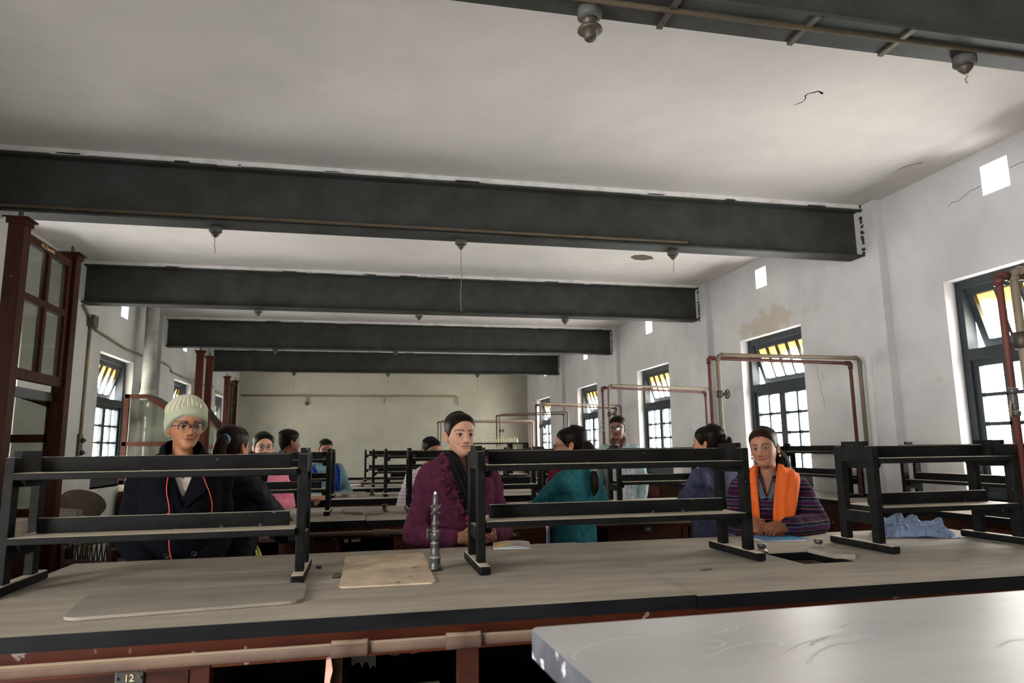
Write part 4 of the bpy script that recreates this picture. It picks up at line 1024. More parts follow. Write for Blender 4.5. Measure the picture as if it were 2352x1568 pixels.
def np_mesh(name, V, F, mats, parent=None, cols=None, smooth=True):
    me = bpy.data.meshes.new(name); me.from_pydata([tuple(v) for v in np.asarray(V).reshape(-1, 3)], [], [tuple(f) for f in F])
    if cols is not None:
        a = me.color_attributes.new('Col', 'FLOAT_COLOR', 'POINT'); a.data.foreach_set('color', np.asarray(cols, np.float32).reshape(-1))
    for m in (mats if isinstance(mats, (list, tuple)) else [mats]): me.materials.append(MATS[m] if isinstance(m, str) else m)
    if smooth: me.polygons.foreach_set('use_smooth', [True]*len(me.polygons))
    me.update(); o = bpy.data.objects.new(name, me); COL.objects.link(o)
    if parent: o.parent = parent
    return o
def remesh(pieces, voxel, smooth=2, fac=.5):
    """union of closed pieces as one skin; pieces = list of (V, F)"""
    VV, FF, o = [], [], 0
    for V, F in pieces:
        V = np.asarray(V).reshape(-1, 3); VV.append(V); FF += [tuple(i+o for i in f) for f in F]; o += len(V)
    me = bpy.data.meshes.new('tmp'); me.from_pydata([tuple(v) for v in np.concatenate(VV)], [], FF)
    bm = bmesh.new(); bm.from_mesh(me); bmesh.ops.recalc_face_normals(bm, faces=bm.faces); bm.to_mesh(me); bm.free()
    ob = bpy.data.objects.new('tmp', me); COL.objects.link(ob)
    r = ob.modifiers.new('r', 'REMESH'); r.mode = 'VOXEL'; r.voxel_size = voxel; r.use_smooth_shade = True
    if smooth: s = ob.modifiers.new('s', 'SMOOTH'); s.factor = fac; s.iterations = smooth
    dg = bpy.context.evaluated_depsgraph_get(); dg.update()
    m2 = bpy.data.meshes.new_from_object(ob.evaluated_get(dg)); bpy.data.objects.remove(ob); bpy.data.meshes.remove(me)
    V = np.zeros(len(m2.vertices)*3); m2.vertices.foreach_get('co', V); F = [tuple(p.vertices) for p in m2.polygons]
    N = np.zeros(len(m2.vertices)*3); m2.vertices.foreach_get('normal', N); bpy.data.meshes.remove(m2)
    return V.reshape(-1, 3), F, N.reshape(-1, 3)
def tubeVF(pts, rads, n=14, sub=4, ends=True, flat=1.0):
    """closed round tube through pts (Catmull-Rom), rounded ends"""
    P = np.array(pts, float); R = np.array(rads, float)
    t = np.linspace(0, len(P)-1, (len(P)-1)*sub+1); Q = catmull(P, t); r = np.interp(t, range(len(R)), R)
    T = np.gradient(Q, axis=0); T /= np.linalg.norm(T, axis=1)[:, None]+1e-12
    if ends:
        e = [.35, .75, .97]; a = [(Q[0]-T[0]*r[0]*math.sqrt(1-k*k)*.9, r[0]*k, T[0]) for k in e]; b = [(Q[-1]+T[-1]*r[-1]*math.sqrt(1-k*k)*.9, r[-1]*k, T[-1]) for k in e[::-1]]
        Q = np.concatenate([[x[0] for x in a], Q, [x[0] for x in b]]); r = np.concatenate([[x[1] for x in a], r, [x[1] for x in b]]); T = np.concatenate([[x[2] for x in a], T, [x[2] for x in b]])
    V = []; u = np.cross(T[0], [0, 0, 1.0]) if abs(T[0][2]) < .9 else np.cross(T[0], [1.0, 0, 0]); u /= np.linalg.norm(u)
    a = np.arange(n)*2*math.pi/n
    for i in range(len(Q)):
        u = u-T[i]*np.dot(u, T[i]); u /= np.linalg.norm(u); v = np.cross(T[i], u)
        V.append(Q[i]+r[i]*(np.cos(a)[:, None]*u+flat*np.sin(a)[:, None]*v))
    return np.array(V).reshape(-1, 3), grid_faces(len(Q), n)
def ellVF(c, r, n=16, m=10, R=None):
    th = np.linspace(0.12, math.pi-.12, m); a = np.arange(n)*2*math.pi/n
    V = np.array([[math.sin(t)*math.cos(p), math.sin(t)*math.sin(p), math.cos(t)] for t in th for p in a])*np.array(r)
    if R is not None: V = V @ np.array(R).T
    return V+np.array(c), grid_faces(m, n)
def arm_pieces(S, E, W, hdir, pnorm, curl=.5, side=1, spread=.12, thumb=.5, size=1.0, fing=None):
    """upper arm, forearm and a hand: palm, four fingers of different lengths, thumb from the side of the palm"""
    S, E, W = map(np.array, (S, E, W)); d = np.array(hdir, float); d /= np.linalg.norm(d)
    n = np.array(pnorm, float); n -= d*np.dot(n, d); n /= np.linalg.norm(n)   # palm side
    l = np.cross(n, d)*side        # towards the thumb
    pc = [tubeVF([S, (S+E)/2, E], [.046, .043, .036], sub=3), tubeVF([E, E*.6+W*.4, W, W+d*.02], [.037, .035, .026, .024], sub=3, flat=.95)]
    Rm = np.stack([l, d, n], 1)
    pc.append(ellVF(W+d*.052*size, (.041*size, .056*size, .0165*size), R=Rm, n=20, m=12))
    pc.append(ellVF(W+d*.03*size+l*.022*size+n*.006, (.022*size, .034*size, .017*size), R=Rm))
    for k, (off, L, r) in enumerate(((.029, .074, .0088), (.0098, .083, .009), (-.0098, .077, .0086), (-.028, .062, .0077))):
        c = (fing[k] if fing else curl+.06*k)
        b = W+d*.088*size+l*off*size; a0 = d*1.0+l*spread*off/.03*.6
        a0 /= np.linalg.norm(a0); pts = [b-a0*.02, b]; ang = 0; q = b
        for s_, f in ((.45, .55), (.30, .95), (.25, .7)):
            ang += c*f*1.35; dd = a0*math.cos(ang)+n*math.sin(ang); q = q+dd*L*s_*size; pts.append(q)
        pc.append(tubeVF(pts, [r*1.05*size, r*size, r*.97*size, r*.9*size, r*.74*size], n=10, sub=3))
    b = W+d*.03*size+l*.028*size; a0 = d*.72+l*.62+n*(.15+.5*thumb); a0 /= np.linalg.norm(a0)
    a1 = d*.95+l*(.25-.6*thumb)+n*(.25+.5*thumb); a1 /= np.linalg.norm(a1)
    pc.append(tubeVF([b-a0*.012, b, b+a0*.038*size, b+a0*.038*size+a1*.028*size, b+a0*.038*size+a1*.05*size], [.0135*size, .0135*size, .0105*size, .0098*size, .0078*size], n=10, sub=3))
    return pc
M_skin = None
def skin_material():
    m = bpy.data.materials.new('skin'); m.use_nodes = True; nt = m.node_tree; N = nt.nodes; L = nt.links; b = N['Principled BSDF']
    a = N.new('ShaderNodeVertexColor'); a.layer_name = 'Col'
    n = N.new('ShaderNodeTexNoise'); n.inputs['Scale'].default_value = 60; tc = N.new('ShaderNodeTexCoord'); L.new(tc.outputs['Object'], n.inputs['Vector'])
    h = N.new('ShaderNodeHueSaturation'); mr = N.new('ShaderNodeMapRange'); mr.inputs['To Min'].default_value = .92; mr.inputs['To Max'].default_value = 1.07
    L.new(n.outputs['Fac'], mr.inputs['Value']); L.new(mr.outputs['Result'], h.inputs['Value']); L.new(a.outputs['Color'], h.inputs['Color']); L.new(h.outputs['Color'], b.inputs['Base Color'])
    b.inputs['Roughness'].default_value = .52; b.inputs['Specular IOR Level'].default_value = .35
    b.inputs['Subsurface Weight'].default_value = .12; b.inputs['Subsurface Scale'].default_value = .006; b.inputs['Subsurface Radius'].default_value = (1, .35, .2)
    MATS['skin'] = m
skin_material()
def eye_material():
    m = bpy.data.materials.new('eyeball'); m.use_nodes = True; nt = m.node_tree; N = nt.nodes; L = nt.links; b = N['Principled BSDF']
    tc = N.new('ShaderNodeTexCoord'); s = N.new('ShaderNodeSeparateXYZ'); L.new(tc.outputs['Object'], s.inputs[0])
    mu = N.new('ShaderNodeMath'); mu.operation = 'MULTIPLY'; mu.inputs[1].default_value = -1/.0122; L.new(s.outputs['Y'], mu.inputs[0])
    r = N.new('ShaderNodeValToRGB'); e = r.color_ramp.elements
    e[0].position = .775; e[0].color = (*lin((198, 188, 180)), 1); e[1].position = .81; e[1].color = (*lin((46, 28, 18)), 1)
    for p, c in ((.93, (42, 26, 18)), (.955, (9, 8, 7))):
        q = e.new(p); q.color = (*lin(c), 1)
    L.new(mu.outputs[0], r.inputs['Fac']); L.new(r.outputs['Color'], b.inputs['Base Color']); b.inputs['Roughness'].default_value = .08
    MATS['eyeball'] = m
eye_material()
def hair_material(name, rgb, rgb2, sx=(260, 9, 14)):
    m = M(name, rgb, .36, rgb2=rgb2, scale=1.0, stretch=sx, detail=3, bump=(1.0, .35, .004), spec=.05)
    return m
hair_material('hair_black', (14, 12, 11), (30, 25, 22)); hair_material('hair_brown', (28, 19, 16), (46, 30, 24)); hair_material('tail_hair', (16, 13, 12), (34, 28, 24), (180, 180, 6))
hair_material('tail_brown', (34, 22, 19), (60, 40, 34), (180, 180, 6))
M('gold', (206, 160, 80), .25, metal=.9); M('spectacle_black', (24, 22, 24), .3); M('spectacle_grey', (70, 76, 92), .3); M('steel', (170, 170, 170), .3, metal=.8)
M('trouser_dark', (30, 30, 36), .85); M('shoe', (34, 28, 26), .5)
glass_mat('lens', tint=(.93, .94, .94), dirt=.0)
def cloth_mat(name, rgb, rgb2=None, scale=30, bump=(220, .35, .003), rough=.9, sheen=0.0, stretch=(1, 1, 1), lo=.4, hi=.6):
    return M(name, rgb, rough, rgb2=rgb2 or tuple(int(c*.86) for c in rgb), scale=scale, bump=bump, sheen=sheen, stretch=stretch, lo=lo, hi=hi, spec=.08)

GR = RINGS
def garment_trunk(off=.015, zb=-.84, flare=.0, neck=7.6, bust=.0, shoulder=.012, widen=1.0, zlist=None):
    """closed tube around the trunk from the hem up to the neck opening"""
    t0 = 0.0
    ts = list(np.linspace(0, neck, 30)); V, phi = tube_grid(GR, ts, 64, dense=1.0, flat=.95)
    t = np.array(ts)[:, None]
    c = np.array([0, .012])
    X, Y, Z = V[..., 0].copy(), V[..., 1].copy(), V[..., 2].copy()
    rad = np.sqrt((X/.16)**2+((Y-.01)/.1)**2)+1e-6
    X = X*widen+off*np.sin(phi)[None, :]; Y = Y-off*np.cos(phi)[None, :]
    Z = Z+shoulder*smooth01((t-5.4)/1.2)
    if bust:
        fr = np.cos(phi)[None, :] > 0
        Y = Y-bust*(gau(X-.072, .06)+gau(X+.072, .06))*gau(Z+.43-UP, .065)*fr
    rows = [np.stack([X[i], Y[i], Z[i]], -1) for i in range(len(ts))]
    if zb < -.84+UP:      # extend downwards as a skirt of the coat
        base = rows[0]; ext = []
        for k in range(8, 0, -1):
            q = base.copy(); f = k/8; q[:, 2] = -.84+UP+(zb+.84-UP)*f; q[:, 0] *= 1+flare*f; q[:, 1] = .01+(q[:, 1]-.01)*(1+flare*f); ext.append(q)
        rows = ext+rows
    G = np.array(rows)
    return G.reshape(-1, 3), grid_faces(len(G), 64), G
def wrinkle(V, N, amp, seed, P=None):
    out = V.copy(); s = Vector((seed*3.1, seed*1.7, seed*.9))
    for i in range(len(V)):
        p = Vector(V[i])
        a = mnoise.noise(Vector((p.x*9, p.y*9, p.z*5))+s); b = mnoise.noise(Vector((p.x*16+p.z*7, p.y*16, p.z*24-p.x*9))+s*2)
        out[i] += N[i]*amp*(a*1.1+(1-abs(b)*2)*.9)
    return out
def cut(V, F, keep):
    """clip a mesh where the signed function keep(V) is negative"""
    k = np.asarray(keep(V)); k = k.astype(float)-.5 if k.dtype == bool else k
    NV = [tuple(v) for v in V]; out = []; edge = {}
    for f in F:
        q = [k[i] for i in f]
        if min(q) >= 0: out.append(tuple(f)); continue
        if max(q) < 0: continue
        poly = []
        n = len(f)
        for a in range(n):
            i, j = f[a], f[(a+1) % n]
            if k[i] >= 0: poly.append(i)
            if (k[i] >= 0) != (k[j] >= 0):
                e = (min(i, j), max(i, j))
                if e not in edge:
                    t = k[i]/(k[i]-k[j]); edge[e] = len(NV); NV.append(tuple(np.array(V[i])*(1-t)+np.array(V[j])*t))
                poly.append(edge[e])
        if len(poly) >= 3: out.append(tuple(poly))
    V = np.array(NV); used = np.zeros(len(V), bool)
    for f in out:
        for i in f: used[i] = True
    idx = -np.ones(len(V), int); idx[used] = np.arange(used.sum())
    return V[used], [tuple(idx[i] for i in f) for f in out]

def person(name_label, H, heading, P):
    """H = world point between the ears at eye level; heading = turn of the body about z in degrees (0 = facing the camera side)"""
    f = pose_fn(P); sc = P.get('scale', 1.0)
    na = P.get('na', 190); V, phi, C, t = make_head(P, na, P.get('hi', True))
    nr = V.shape[0]; Wv = f(V)
    e = bpy.data.objects.new('person', None)
    pieces_V = [Wv.reshape(-1, 3)]; pieces_F = grid_faces(nr, na); cols = [C.reshape(-1, 4)]
    off = nr*na
    # ears
    for s in (-1, 1):
        EV, EF = ellVF((0, 0, 0), (.0085, .0165, .030), n=18, m=12)
        rimk = np.sqrt((EV[:, 1]/.0165)**2+(EV[:, 2]/.03)**2)
        EV[:, 0] += .004*np.sign(EV[:, 0])*(rimk > .6)-.003*(rimk < .55)
        EV[:, 1] += .10*np.abs(EV[:, 2])*0+EV[:, 2]*.22; EV[:, 1] -= .0*EV[:, 0]
        EV[:, 0] = EV[:, 0]+.30*EV[:, 1]; EV[:, 0] *= s
        EV += np.array([s*(.0735*P.get('fw', 1.0)), .018, -.012]); EV = f(EV, 1.0)
        pieces_V.append(EV); pieces_F += [tuple(i+off for i in fc) for fc in EF]; off += len(EV)
        c = np.ones((len(EV), 4)); c[:, :3] = np.array(lin(P['skin']))*np.array([.95, .84, .8]); cols.append(c)
    # arms with hands
    if P.get('arms'):
        for s, A in zip((-1, 1), P['arms']):
            S = f(np.array([s*.155, .03, -.285+UP]), 0.0)
            pc = arm_pieces(S, A['e'], A['w'], A['d'], A['n'], A.get('curl', .5), A.get('s', s), A.get('spread', .12), A.get('thumb', .5), A.get('size', 1.0), A.get('f'))
            AV, AF, AN = remesh(pc, A.get('vox', .0034), 3, .5)
            pieces_V.append(AV); pieces_F += [tuple(i+off for i in fc) for fc in AF]; off += len(AV)
            c = np.ones((len(AV), 4)); c[:, :3] = np.array(lin(P.get('hand', P['skin']))); cols.append(c)
    body = np_mesh('person', np.concatenate(pieces_V), pieces_F, 'skin', None, np.concatenate(cols))
    body.location = H; body.rotation_euler = (0, 0, math.radians(heading)); body.scale = (sc, sc, sc)
    bpy.data.objects.remove(e); e = body
    tag(e, name_label, 'person')
    P['_f'] = f; P['_V'] = V; P['_phi'] = phi; P['_t'] = t; P['_na'] = na; P['_e'] = e
    # eyes
    Mh = head_matrix(f)
    gz = P.get('gaze', (0, 0))
    for s in (-1, 1):
        me = MB(); bmesh.ops.create_uvsphere(me.bm, u_segments=28, v_segments=18, radius=.0122)
        o = me.build('eye', 'eyeball', e, smooth=True)
        o.matrix_local = Mh @ Matrix.Translation((s*.0315*P.get('fw', 1.0), P['_eyc'], -.001)) @ Matrix.Rotation(math.radians(gz[0]), 4, 'Z') @ Matrix.Rotation(math.radians(gz[1]), 4, 'X')
    return e
def head_matrix(f):
    o = f(np.array([0, 0, 0.0]), 1.0); x = f(np.array([1.0, 0, 0]), 1.0)-o; y = f(np.array([0, 1.0, 0]), 1.0)-o; z = f(np.array([0, 0, 1.0]), 1.0)-o
    return Matrix(((x[0], y[0], z[0], o[0]), (x[1], y[1], z[1], o[1]), (x[2], y[2], z[2], o[2]), (0, 0, 0, 1)))
def hair_cap(P, mat='hair_black', thick=.011, back=.006, part=None, name='hair', low=None, wave=.0):
    V, phi, t, f, na = P['_V'].copy(), P['_phi'], P['_t'], P['_f'], P['_na']
    rows = np.where(t[:, 0] > HEAD0+.2)[0]; V = V[rows]; tt = t[rows]
    X, Y, Z = V[..., 0], V[..., 1], V[..., 2]; ap = np.abs(phi)[None, :]+0*X
    zl = hairline(ap, P)
    N = np.stack([X, Y-.005, Z-.01], -1); N /= np.linalg.norm(N, axis=-1, keepdims=True)
    th = thick*(.6+.4*smooth01((Z-.02)/.06))+back*smooth01((ap-1.2)/1.2)
    if part is not None: th = th*(1-.45*np.exp(-((X-part)/.003)**2)*smooth01((.03-Y)/.06)*smooth01((Z-.05)/.02))
    if wave:
        w = np.array([[mnoise.noise(Vector((p[0]*50, p[1]*10, p[2]*10))) for p in r] for r in V]); th = th+wave*w
    dz = Z-zl
    off = np.where(dz > 0, th*(1-np.exp(-dz*.34/np.maximum(th, .004))), np.maximum(-.006, dz*.5)); m = (dz > -.012)*1.0
    Q = V+N*off[..., None]
    Q = f(Q)
    nr = len(rows); F = []
    for i in range(nr-1):
        for k in range(na):
            k2 = (k+1) % na
            if max(m[i, k], m[i, k2], m[i+1, k2], m[i+1, k]) > 0: F.append((i*na+k, i*na+k2, (i+1)*na+k2, (i+1)*na+k))
    F.append(tuple((nr-1)*na+k for k in range(na)))
    VV, FF = cut(Q.reshape(-1, 3), F, lambda v: np.ones(len(v), bool))
    return np_mesh(name, VV, FF, mat, P['_e'])
def spectacles(P, mat='spectacle_black', w=.024, h=.019, r=.0014, half=False, square=2.6, zo=-.004, lens_mat='lens', upper=None):
    e = P['_e']; Mh = head_matrix(P['_f']); fw = P.get('fw', 1.0)
    g = bpy.data.objects.new('spectacles', None); COL.objects.link(g); g.parent = e; g.matrix_local = Mh
    yf = -.1065
    def rim(s, a):
        c, d = math.cos(a), math.sin(a)
        return Vector((s*(.0335+w*abs(c)**(2/square)*(1 if c > 0 else -1)), yf+.006*(max(c, 0))**2, zo+h*abs(d)**(2/square)*(1 if d > 0 else -1)+(.003*max(c, 0) if d > 0 else 0)))
    m = MB()
    for s in (-1, 1):
        if upper:
            m.tube([rim(s, a) for a in np.linspace(math.pi*1.02, -.12*math.pi, 18)], r*1.7, n=6, mi=0)
            m.tube([rim(s, a) for a in np.linspace(math.pi, 2*math.pi, 18)], r*.7, n=6, mi=1)
        else: m.tube([rim(s, a) for a in np.linspace(0, 2*math.pi, 30)], r, n=6, cap=False)
    m.tube([rim(-1, math.pi*.9), Vector((0, yf-.002, zo+h*.45)), rim(1, math.pi*.9)], r*1.1, n=6)
    m.build('rim', [mat, 'steel'], g)
    for s in (-1, 1):
        m = MB(); p0 = rim(s, .25)
        m.tube([p0, Vector((s*.0665*fw, yf+.014, p0.z)), Vector((s*.0755*fw, -.05, p0.z-.001)), Vector((s*.078*fw, .008, p0.z-.003)), Vector((s*.077*fw, .03, p0.z-.02))], r*1.1, n=6); m.build('temple', mat, g)
        m = MB(); vs = [m.bm.verts.new(rim(s, a)) for a in np.linspace(0, 2*math.pi, 28)[:-1]]; m.bm.faces.new(vs); m.build('lens', lens_mat, g)
    return g
def garment(P, name, mat, off=.016, zb=-.84, sleeves=True, sl=(.062, .052, .040), cuff=1.0, neck=7.6, keep=None, wr=.004, vox=.0085, flare=0., bust=.0, seed=1, extra=(), cols=None, widen=1.0, smooth=3, shoulder=.012, thick=0):
    f = P['_f']; V, F, G = garment_trunk(off, zb, flare, neck, bust, widen=widen, shoulder=shoulder)
    pcs = [(f(V, 0.0), F)]
    if sleeves and P.get('arms'):
        for s, A in zip((-1, 1), P['arms']):
            S = f(np.array([s*.150, .03, -.285+UP]), 0.0); E = np.array(A['e']); W = np.array(A['w']); d = (W-E)/np.linalg.norm(W-E)
            Wc = W-d*(1-cuff)*np.linalg.norm(W-E)+d*.006
            pcs.append(tubeVF([S+(S-E)*.08, S*.5+E*.5, E], [sl[0]*1.05, sl[0]*.96, sl[1]], n=20)); pcs.append(tubeVF([E, E*.5+Wc*.5, Wc], [sl[1], (sl[1]+sl[2])/2, sl[2]], n=20))
    pcs += list(extra)
    V, F, N = remesh(pcs, vox, smooth, .55)
    if wr: V = wrinkle(V, N, wr, seed)
    if keep: V, F = cut(V, F, keep)
    o = np_mesh(name, V, F, mat, P['_e'])
    if thick: sm = o.modifiers.new('thick', 'SOLIDIFY'); sm.thickness = thick; sm.offset = 1
    return o
def lower_body(P, mat='trouser_dark', skirt=False, flare=.25):
    """legs from the hips to the floor, and shoes"""
    e = P['_e']; f = P['_f']; sc = P.get('scale', 1.0); zf = -e.location.z/sc
    hp = f(np.array([0, .01, -.80]), 0.0)
    if P.get('seat'): hp = np.array(P['seat'])
    pcs = [ellVF(hp, (.165, .12, .13), n=24, m=14)]
    for s in (-1, 1):
        h = hp+np.array([s*.085, 0, -.04]); k = np.array([s*.09, h[1]*.6-.02, (h[2]+zf)/2+.02]); a = np.array([s*.095, .02+hp[1]*.3, zf+.08])
        if P.get('knee'): k = np.array([s*.11, P['knee'][0], P['knee'][1]]); a = np.array([s*.12, P['knee'][0]+.02, zf+.08])
        pcs.append(tubeVF([h, h*.5+k*.5, k, k*.4+a*.6, a], [.088, .078, .060, .055, .045], n=18))
    V, F, N = remesh(pcs, .012, 3)
    np_mesh('trousers', wrinkle(V, N, .004, 5), F, mat, e)
    for s in (-1, 1):
        yy = (.02+hp[1]*.3) if not P.get('knee') else P['knee'][0]+.02
        V, F = ellVF((s*.1, yy-.06, zf+.035), (.042, .125, .045), n=18, m=12); V[:, 2] = np.maximum(V[:, 2], zf+.002)
        np_mesh('shoe', V, F, 'shoe', e)
def tail(P, pts, rads, mat='tail_hair', name='ponytail', tie=None, n=14, strands=7, pose=True):
    f = P['_f']; e = P['_e']
    Q = [tuple(f(np.array(p, float), 1.0 if k == 0 or not pose else None)) for k, p in enumerate(pts)] if pose else pts
    pcs = [tubeVF(Q, rads, n=n)]
    for k in range(strands):
        o = np.random.RandomState(k).uniform(-1, 1, 3)
        pcs.append(tubeVF([np.array(q)+o*r*.45 for q, r in zip(Q, rads)], [r*.55 for r in rads], n=8))
    V, F, N = remesh(pcs, .0045, 1)
    o = np_mesh(name, V, F, mat, e)
    if tie:
        c, r, mname, d = tie; c = f(np.array(c, float), 1.0)
        m = MB(); m.lathe([(r*.8, -.008), (r*1.1, -.006), (r*1.15, 0), (r*1.1, .006), (r*.8, .008)], 18); t_ = m.build('hair_tie', mname, e)
        t_.matrix_local = Matrix.Translation(Vector(c)) @ Vector(d).to_track_quat('Z', 'Y').to_matrix().to_4x4()
    return o
def band_strip(P, pts, widths, mat, name, thick=.004, seg=40, sag=0, normals=None, lift=.010):
    """a flat strip of fabric lying along pts; widths across, normals outwards"""
    Q = catmull(np.array(pts, float), np.linspace(0, len(pts)-1, seg)); W = np.interp(np.linspace(0, len(pts)-1, seg), range(len(widths)), widths)
    Nn = catmull(np.array(normals, float), np.linspace(0, len(pts)-1, seg)); Q[:, 2] += UP; T = np.gradient(Q, axis=0); T /= np.linalg.norm(T, axis=1)[:, None]; Nn /= np.linalg.norm(Nn, axis=1)[:, None]
    B = np.cross(T, Nn); k = 13; V = []
    for i in range(seg):
        for j in range(k):
            u = j/(k-1)*2-1; fold = .006*math.cos(u*7+i*.22)+.004*math.cos(u*13-i*.1)
            V.append(Q[i]+B[i]*W[i]*u*.5+Nn[i]*(lift+fold-.010*u*u))
    F = [(i*k+j, i*k+j+1, (i+1)*k+j+1, (i+1)*k+j) for i in range(seg-1) for j in range(k-1)]
    o = np_mesh(name, V, F, mat, P['_e']); s = o.modifiers.new('thick', 'SOLIDIFY'); s.thickness = thick; s.offset = 0
    return o
# ------------------------------------------------------------------ the people in the laboratory
def WL(H, heading, p, sc=1.0):
    a = -math.radians(heading); d = np.array(p, float)-np.array(H); c, s = math.cos(a), math.sin(a)
    return np.array([d[0]*c-d[1]*s, d[0]*s+d[1]*c, d[2]])/sc
def DL(heading, d):
    a = -math.radians(heading); c, s = math.cos(a), math.sin(a); return np.array([d[0]*c-d[1]*s, d[0]*s+d[1]*c, d[2]])
def free_object(o, e):
    """things worn or held loosely stay objects of their own"""
    o.parent = None; bpy.context.view_layer.update(); o.matrix_world = Matrix.Translation(e.location) @ Matrix.Rotation(e.rotation_euler.z, 4, 'Z') @ Matrix.Scale(e.scale.x, 4)
    return o
def banded(name, bands, axis='Z', rough=.95, wob=.004, wobs=60):
    m = bpy.data.materials.new(name); m.use_nodes = True; nt = m.node_tree; N = nt.nodes; L = nt.links; b = N['Principled BSDF']
    b.inputs['Roughness'].default_value = rough; b.inputs['Specular IOR Level'].default_value = .15
    tc = N.new('ShaderNodeTexCoord'); s = N.new('ShaderNodeSeparateXYZ'); L.new(tc.outputs['Object'], s.inputs[0])
    n = N.new('ShaderNodeTexNoise'); n.inputs['Scale'].default_value = wobs; n.inputs['Detail'].default_value = 2; L.new(tc.outputs['Object'], n.inputs['Vector'])
    tot = sum(x for x, _ in bands)
    ma = N.new('ShaderNodeMath'); ma.operation = 'MULTIPLY_ADD'; L.new(n.outputs['Fac'], ma.inputs[0]); ma.inputs[1].default_value = wob*2; L.new(s.outputs[axis], ma.inputs[2])
    mu = N.new('ShaderNodeMath'); mu.operation = 'MULTIPLY'; L.new(ma.outputs[0], mu.inputs[0]); mu.inputs[1].default_value = 1/tot
    fr = N.new('ShaderNodeMath'); fr.operation = 'FRACT'; L.new(mu.outputs[0], fr.inputs[0])
    r = N.new('ShaderNodeValToRGB'); r.color_ramp.interpolation = 'CONSTANT'; e = r.color_ramp.elements; p = 0
    for i, (wd, c) in enumerate(bands):
        q = e[0] if i == 0 else (e[1] if i == 1 else e.new(p/tot)); q.position = p/tot; q.color = (*lin(c), 1); p += wd
    L.new(fr.outputs[0], r.inputs['Fac']); L.new(r.outputs['Color'], b.inputs['Base Color'])
    n2 = N.new('ShaderNodeTexNoise'); n2.inputs['Scale'].default_value = 240; L.new(tc.outputs['Object'], n2.inputs['Vector'])
    bu = N.new('ShaderNodeBump'); bu.inputs['Strength'].default_value = .4; bu.inputs['Distance'].default_value = .003; L.new(n2.outputs['Fac'], bu.inputs['Height']); L.new(bu.outputs['Normal'], b.inputs['Normal'])
    MATS[name] = m; return m
def vneck(z0, wtop, ztop=-.2, x0=0.0):
    z0 += UP; ztop += UP
    def k(V):
        w = np.clip((V[:, 2]-z0)/(ztop-z0), -.5, 1.4)*wtop
        return np.maximum(np.maximum(np.abs(V[:, 0]-x0)-w, V[:, 1]-.03), z0-V[:, 2])
    return k
def neck_open(rad=.06, z=-.19, y=.03):
    z += UP
    def k(V): return np.maximum(z-.012-V[:, 2], np.hypot(V[:, 0], V[:, 1]-y)-rad)
    return k
def both(*ks):
    def k(V):
        r = ks[0](V)
        for q in ks[1:]: r = np.minimum(r, q(V))
        return r
    return k
# ---- woman in the purple cardigan
cloth_mat('wool_purple', (90, 42, 64), (72, 34, 52), scale=26, bump=(170, .6, .004))
cloth_mat('scarf_black', (20, 19, 20), (30, 29, 30), scale=12)
cloth_mat('cotton_cream', (206, 198, 184))
H = Vector((.504, 3.70, 1.446)); hd = 8
P = dict(skin=(184, 140, 114), hand=(146, 100, 76), lip=(168, 100, 94), head=(3, 0, 0), fw=.97, jw=.93, nose=.95, gaze=(-6, 0), eye=1.3, brow=1.05, bust=.02, browc=(34, 26, 22),
         marks=[(-.035, -.052, .0022, (70, 40, 32))], hl=[.071, .068, .056, .040, .020, -.002, -.012, -.03, -.075, -.105])
P['arms'] = [dict(e=(-.245, .0, -.51), w=(-.062, -.19, -.520), d=(.80, -.55, .02), n=(.5, .62, .6), curl=.75, thumb=.35, s=-1),
             dict(e=(.235, .0, -.51), w=(.118, -.19, -.520), d=(-.55, -.62, .02), n=(-.55, .55, .62), curl=.72, thumb=.3, s=1)]
p1 = person('woman with pulled back black hair in a purple cardigan beside the tap', H, hd, P)
hair_cap(P, part=0.0, thick=.008, back=.012)
V_, F_ = ellVF((0, .125, .005), (.042, .034, .042)); np_mesh('hair_bun', P['_f'](V_, 1.0), F_, 'hair_black', p1)
garment(P, 'cardigan', 'wool_purple', off=.022, zb=-.80, bust=.02, wr=.005, keep=both(vneck(-.41, .046), neck_open(.07)), sl=(.068, .058, .043), cuff=.86, seed=3, thick=.004, neck=7.3,
        extra=[tubeVF([(s*.075, .01, -.195+UP), (s*.155, .02, -.240+UP), (s*.19, .02, -.33+UP)], [.05, .060, .060], n=18) for s in (-1, 1)])
garment(P, 'shirt', 'cotton_cream', off=.006, zb=-.86, sleeves=False, bust=.018, wr=.002, keep=vneck(-.36, .05), vox=.01)
for s in (-1, 1):
    band_strip(P, [(s*.02, .095, -.15), (s*.060, .06, -.150), (s*.060, .0, -.150), (s*.044, -.068, -.195), (s*.020, -.130, -.31), (s*.004, -.150, -.42)], [.06, .07, .075, .07, .05, .03], 'scarf_black', 'scarf', .006,
               normals=[(0, 1, .3), (s*.9, .3, .5), (s*.9, -.2, .5), (s*.3, -.9, .3), (s*.15, -1, .15), (0, -1, .1)])
rs = np.random.RandomState(4); pcs = []
for s in (-1, 1):
    Q = catmull(np.array([(s*.075, .06, -.145), (s*.088, .0, -.165), (s*.098, -.06, -.225), (s*.082, -.125, -.325), (s*.026, -.165, -.43)]), np.linspace(0, 4, 26))+np.array([0, 0, UP])
    for q in Q:
        for _ in range(9): pcs.append(ellVF(q+rs.uniform(-.023, .023, 3)*np.array([1, .5, 1]), rs.uniform(.0045, .009, 3), n=8, m=6))
V_, F_, N_ = remesh(pcs, .0034, 1); np_mesh('ruffled_collar', wrinkle(V_, N_, .0035, 9), F_, 'wool_purple', p1)
lower_body(P)
M('case_red', (92, 34, 26), .35)
cloth_mat('loop_magenta', (170, 40, 84))
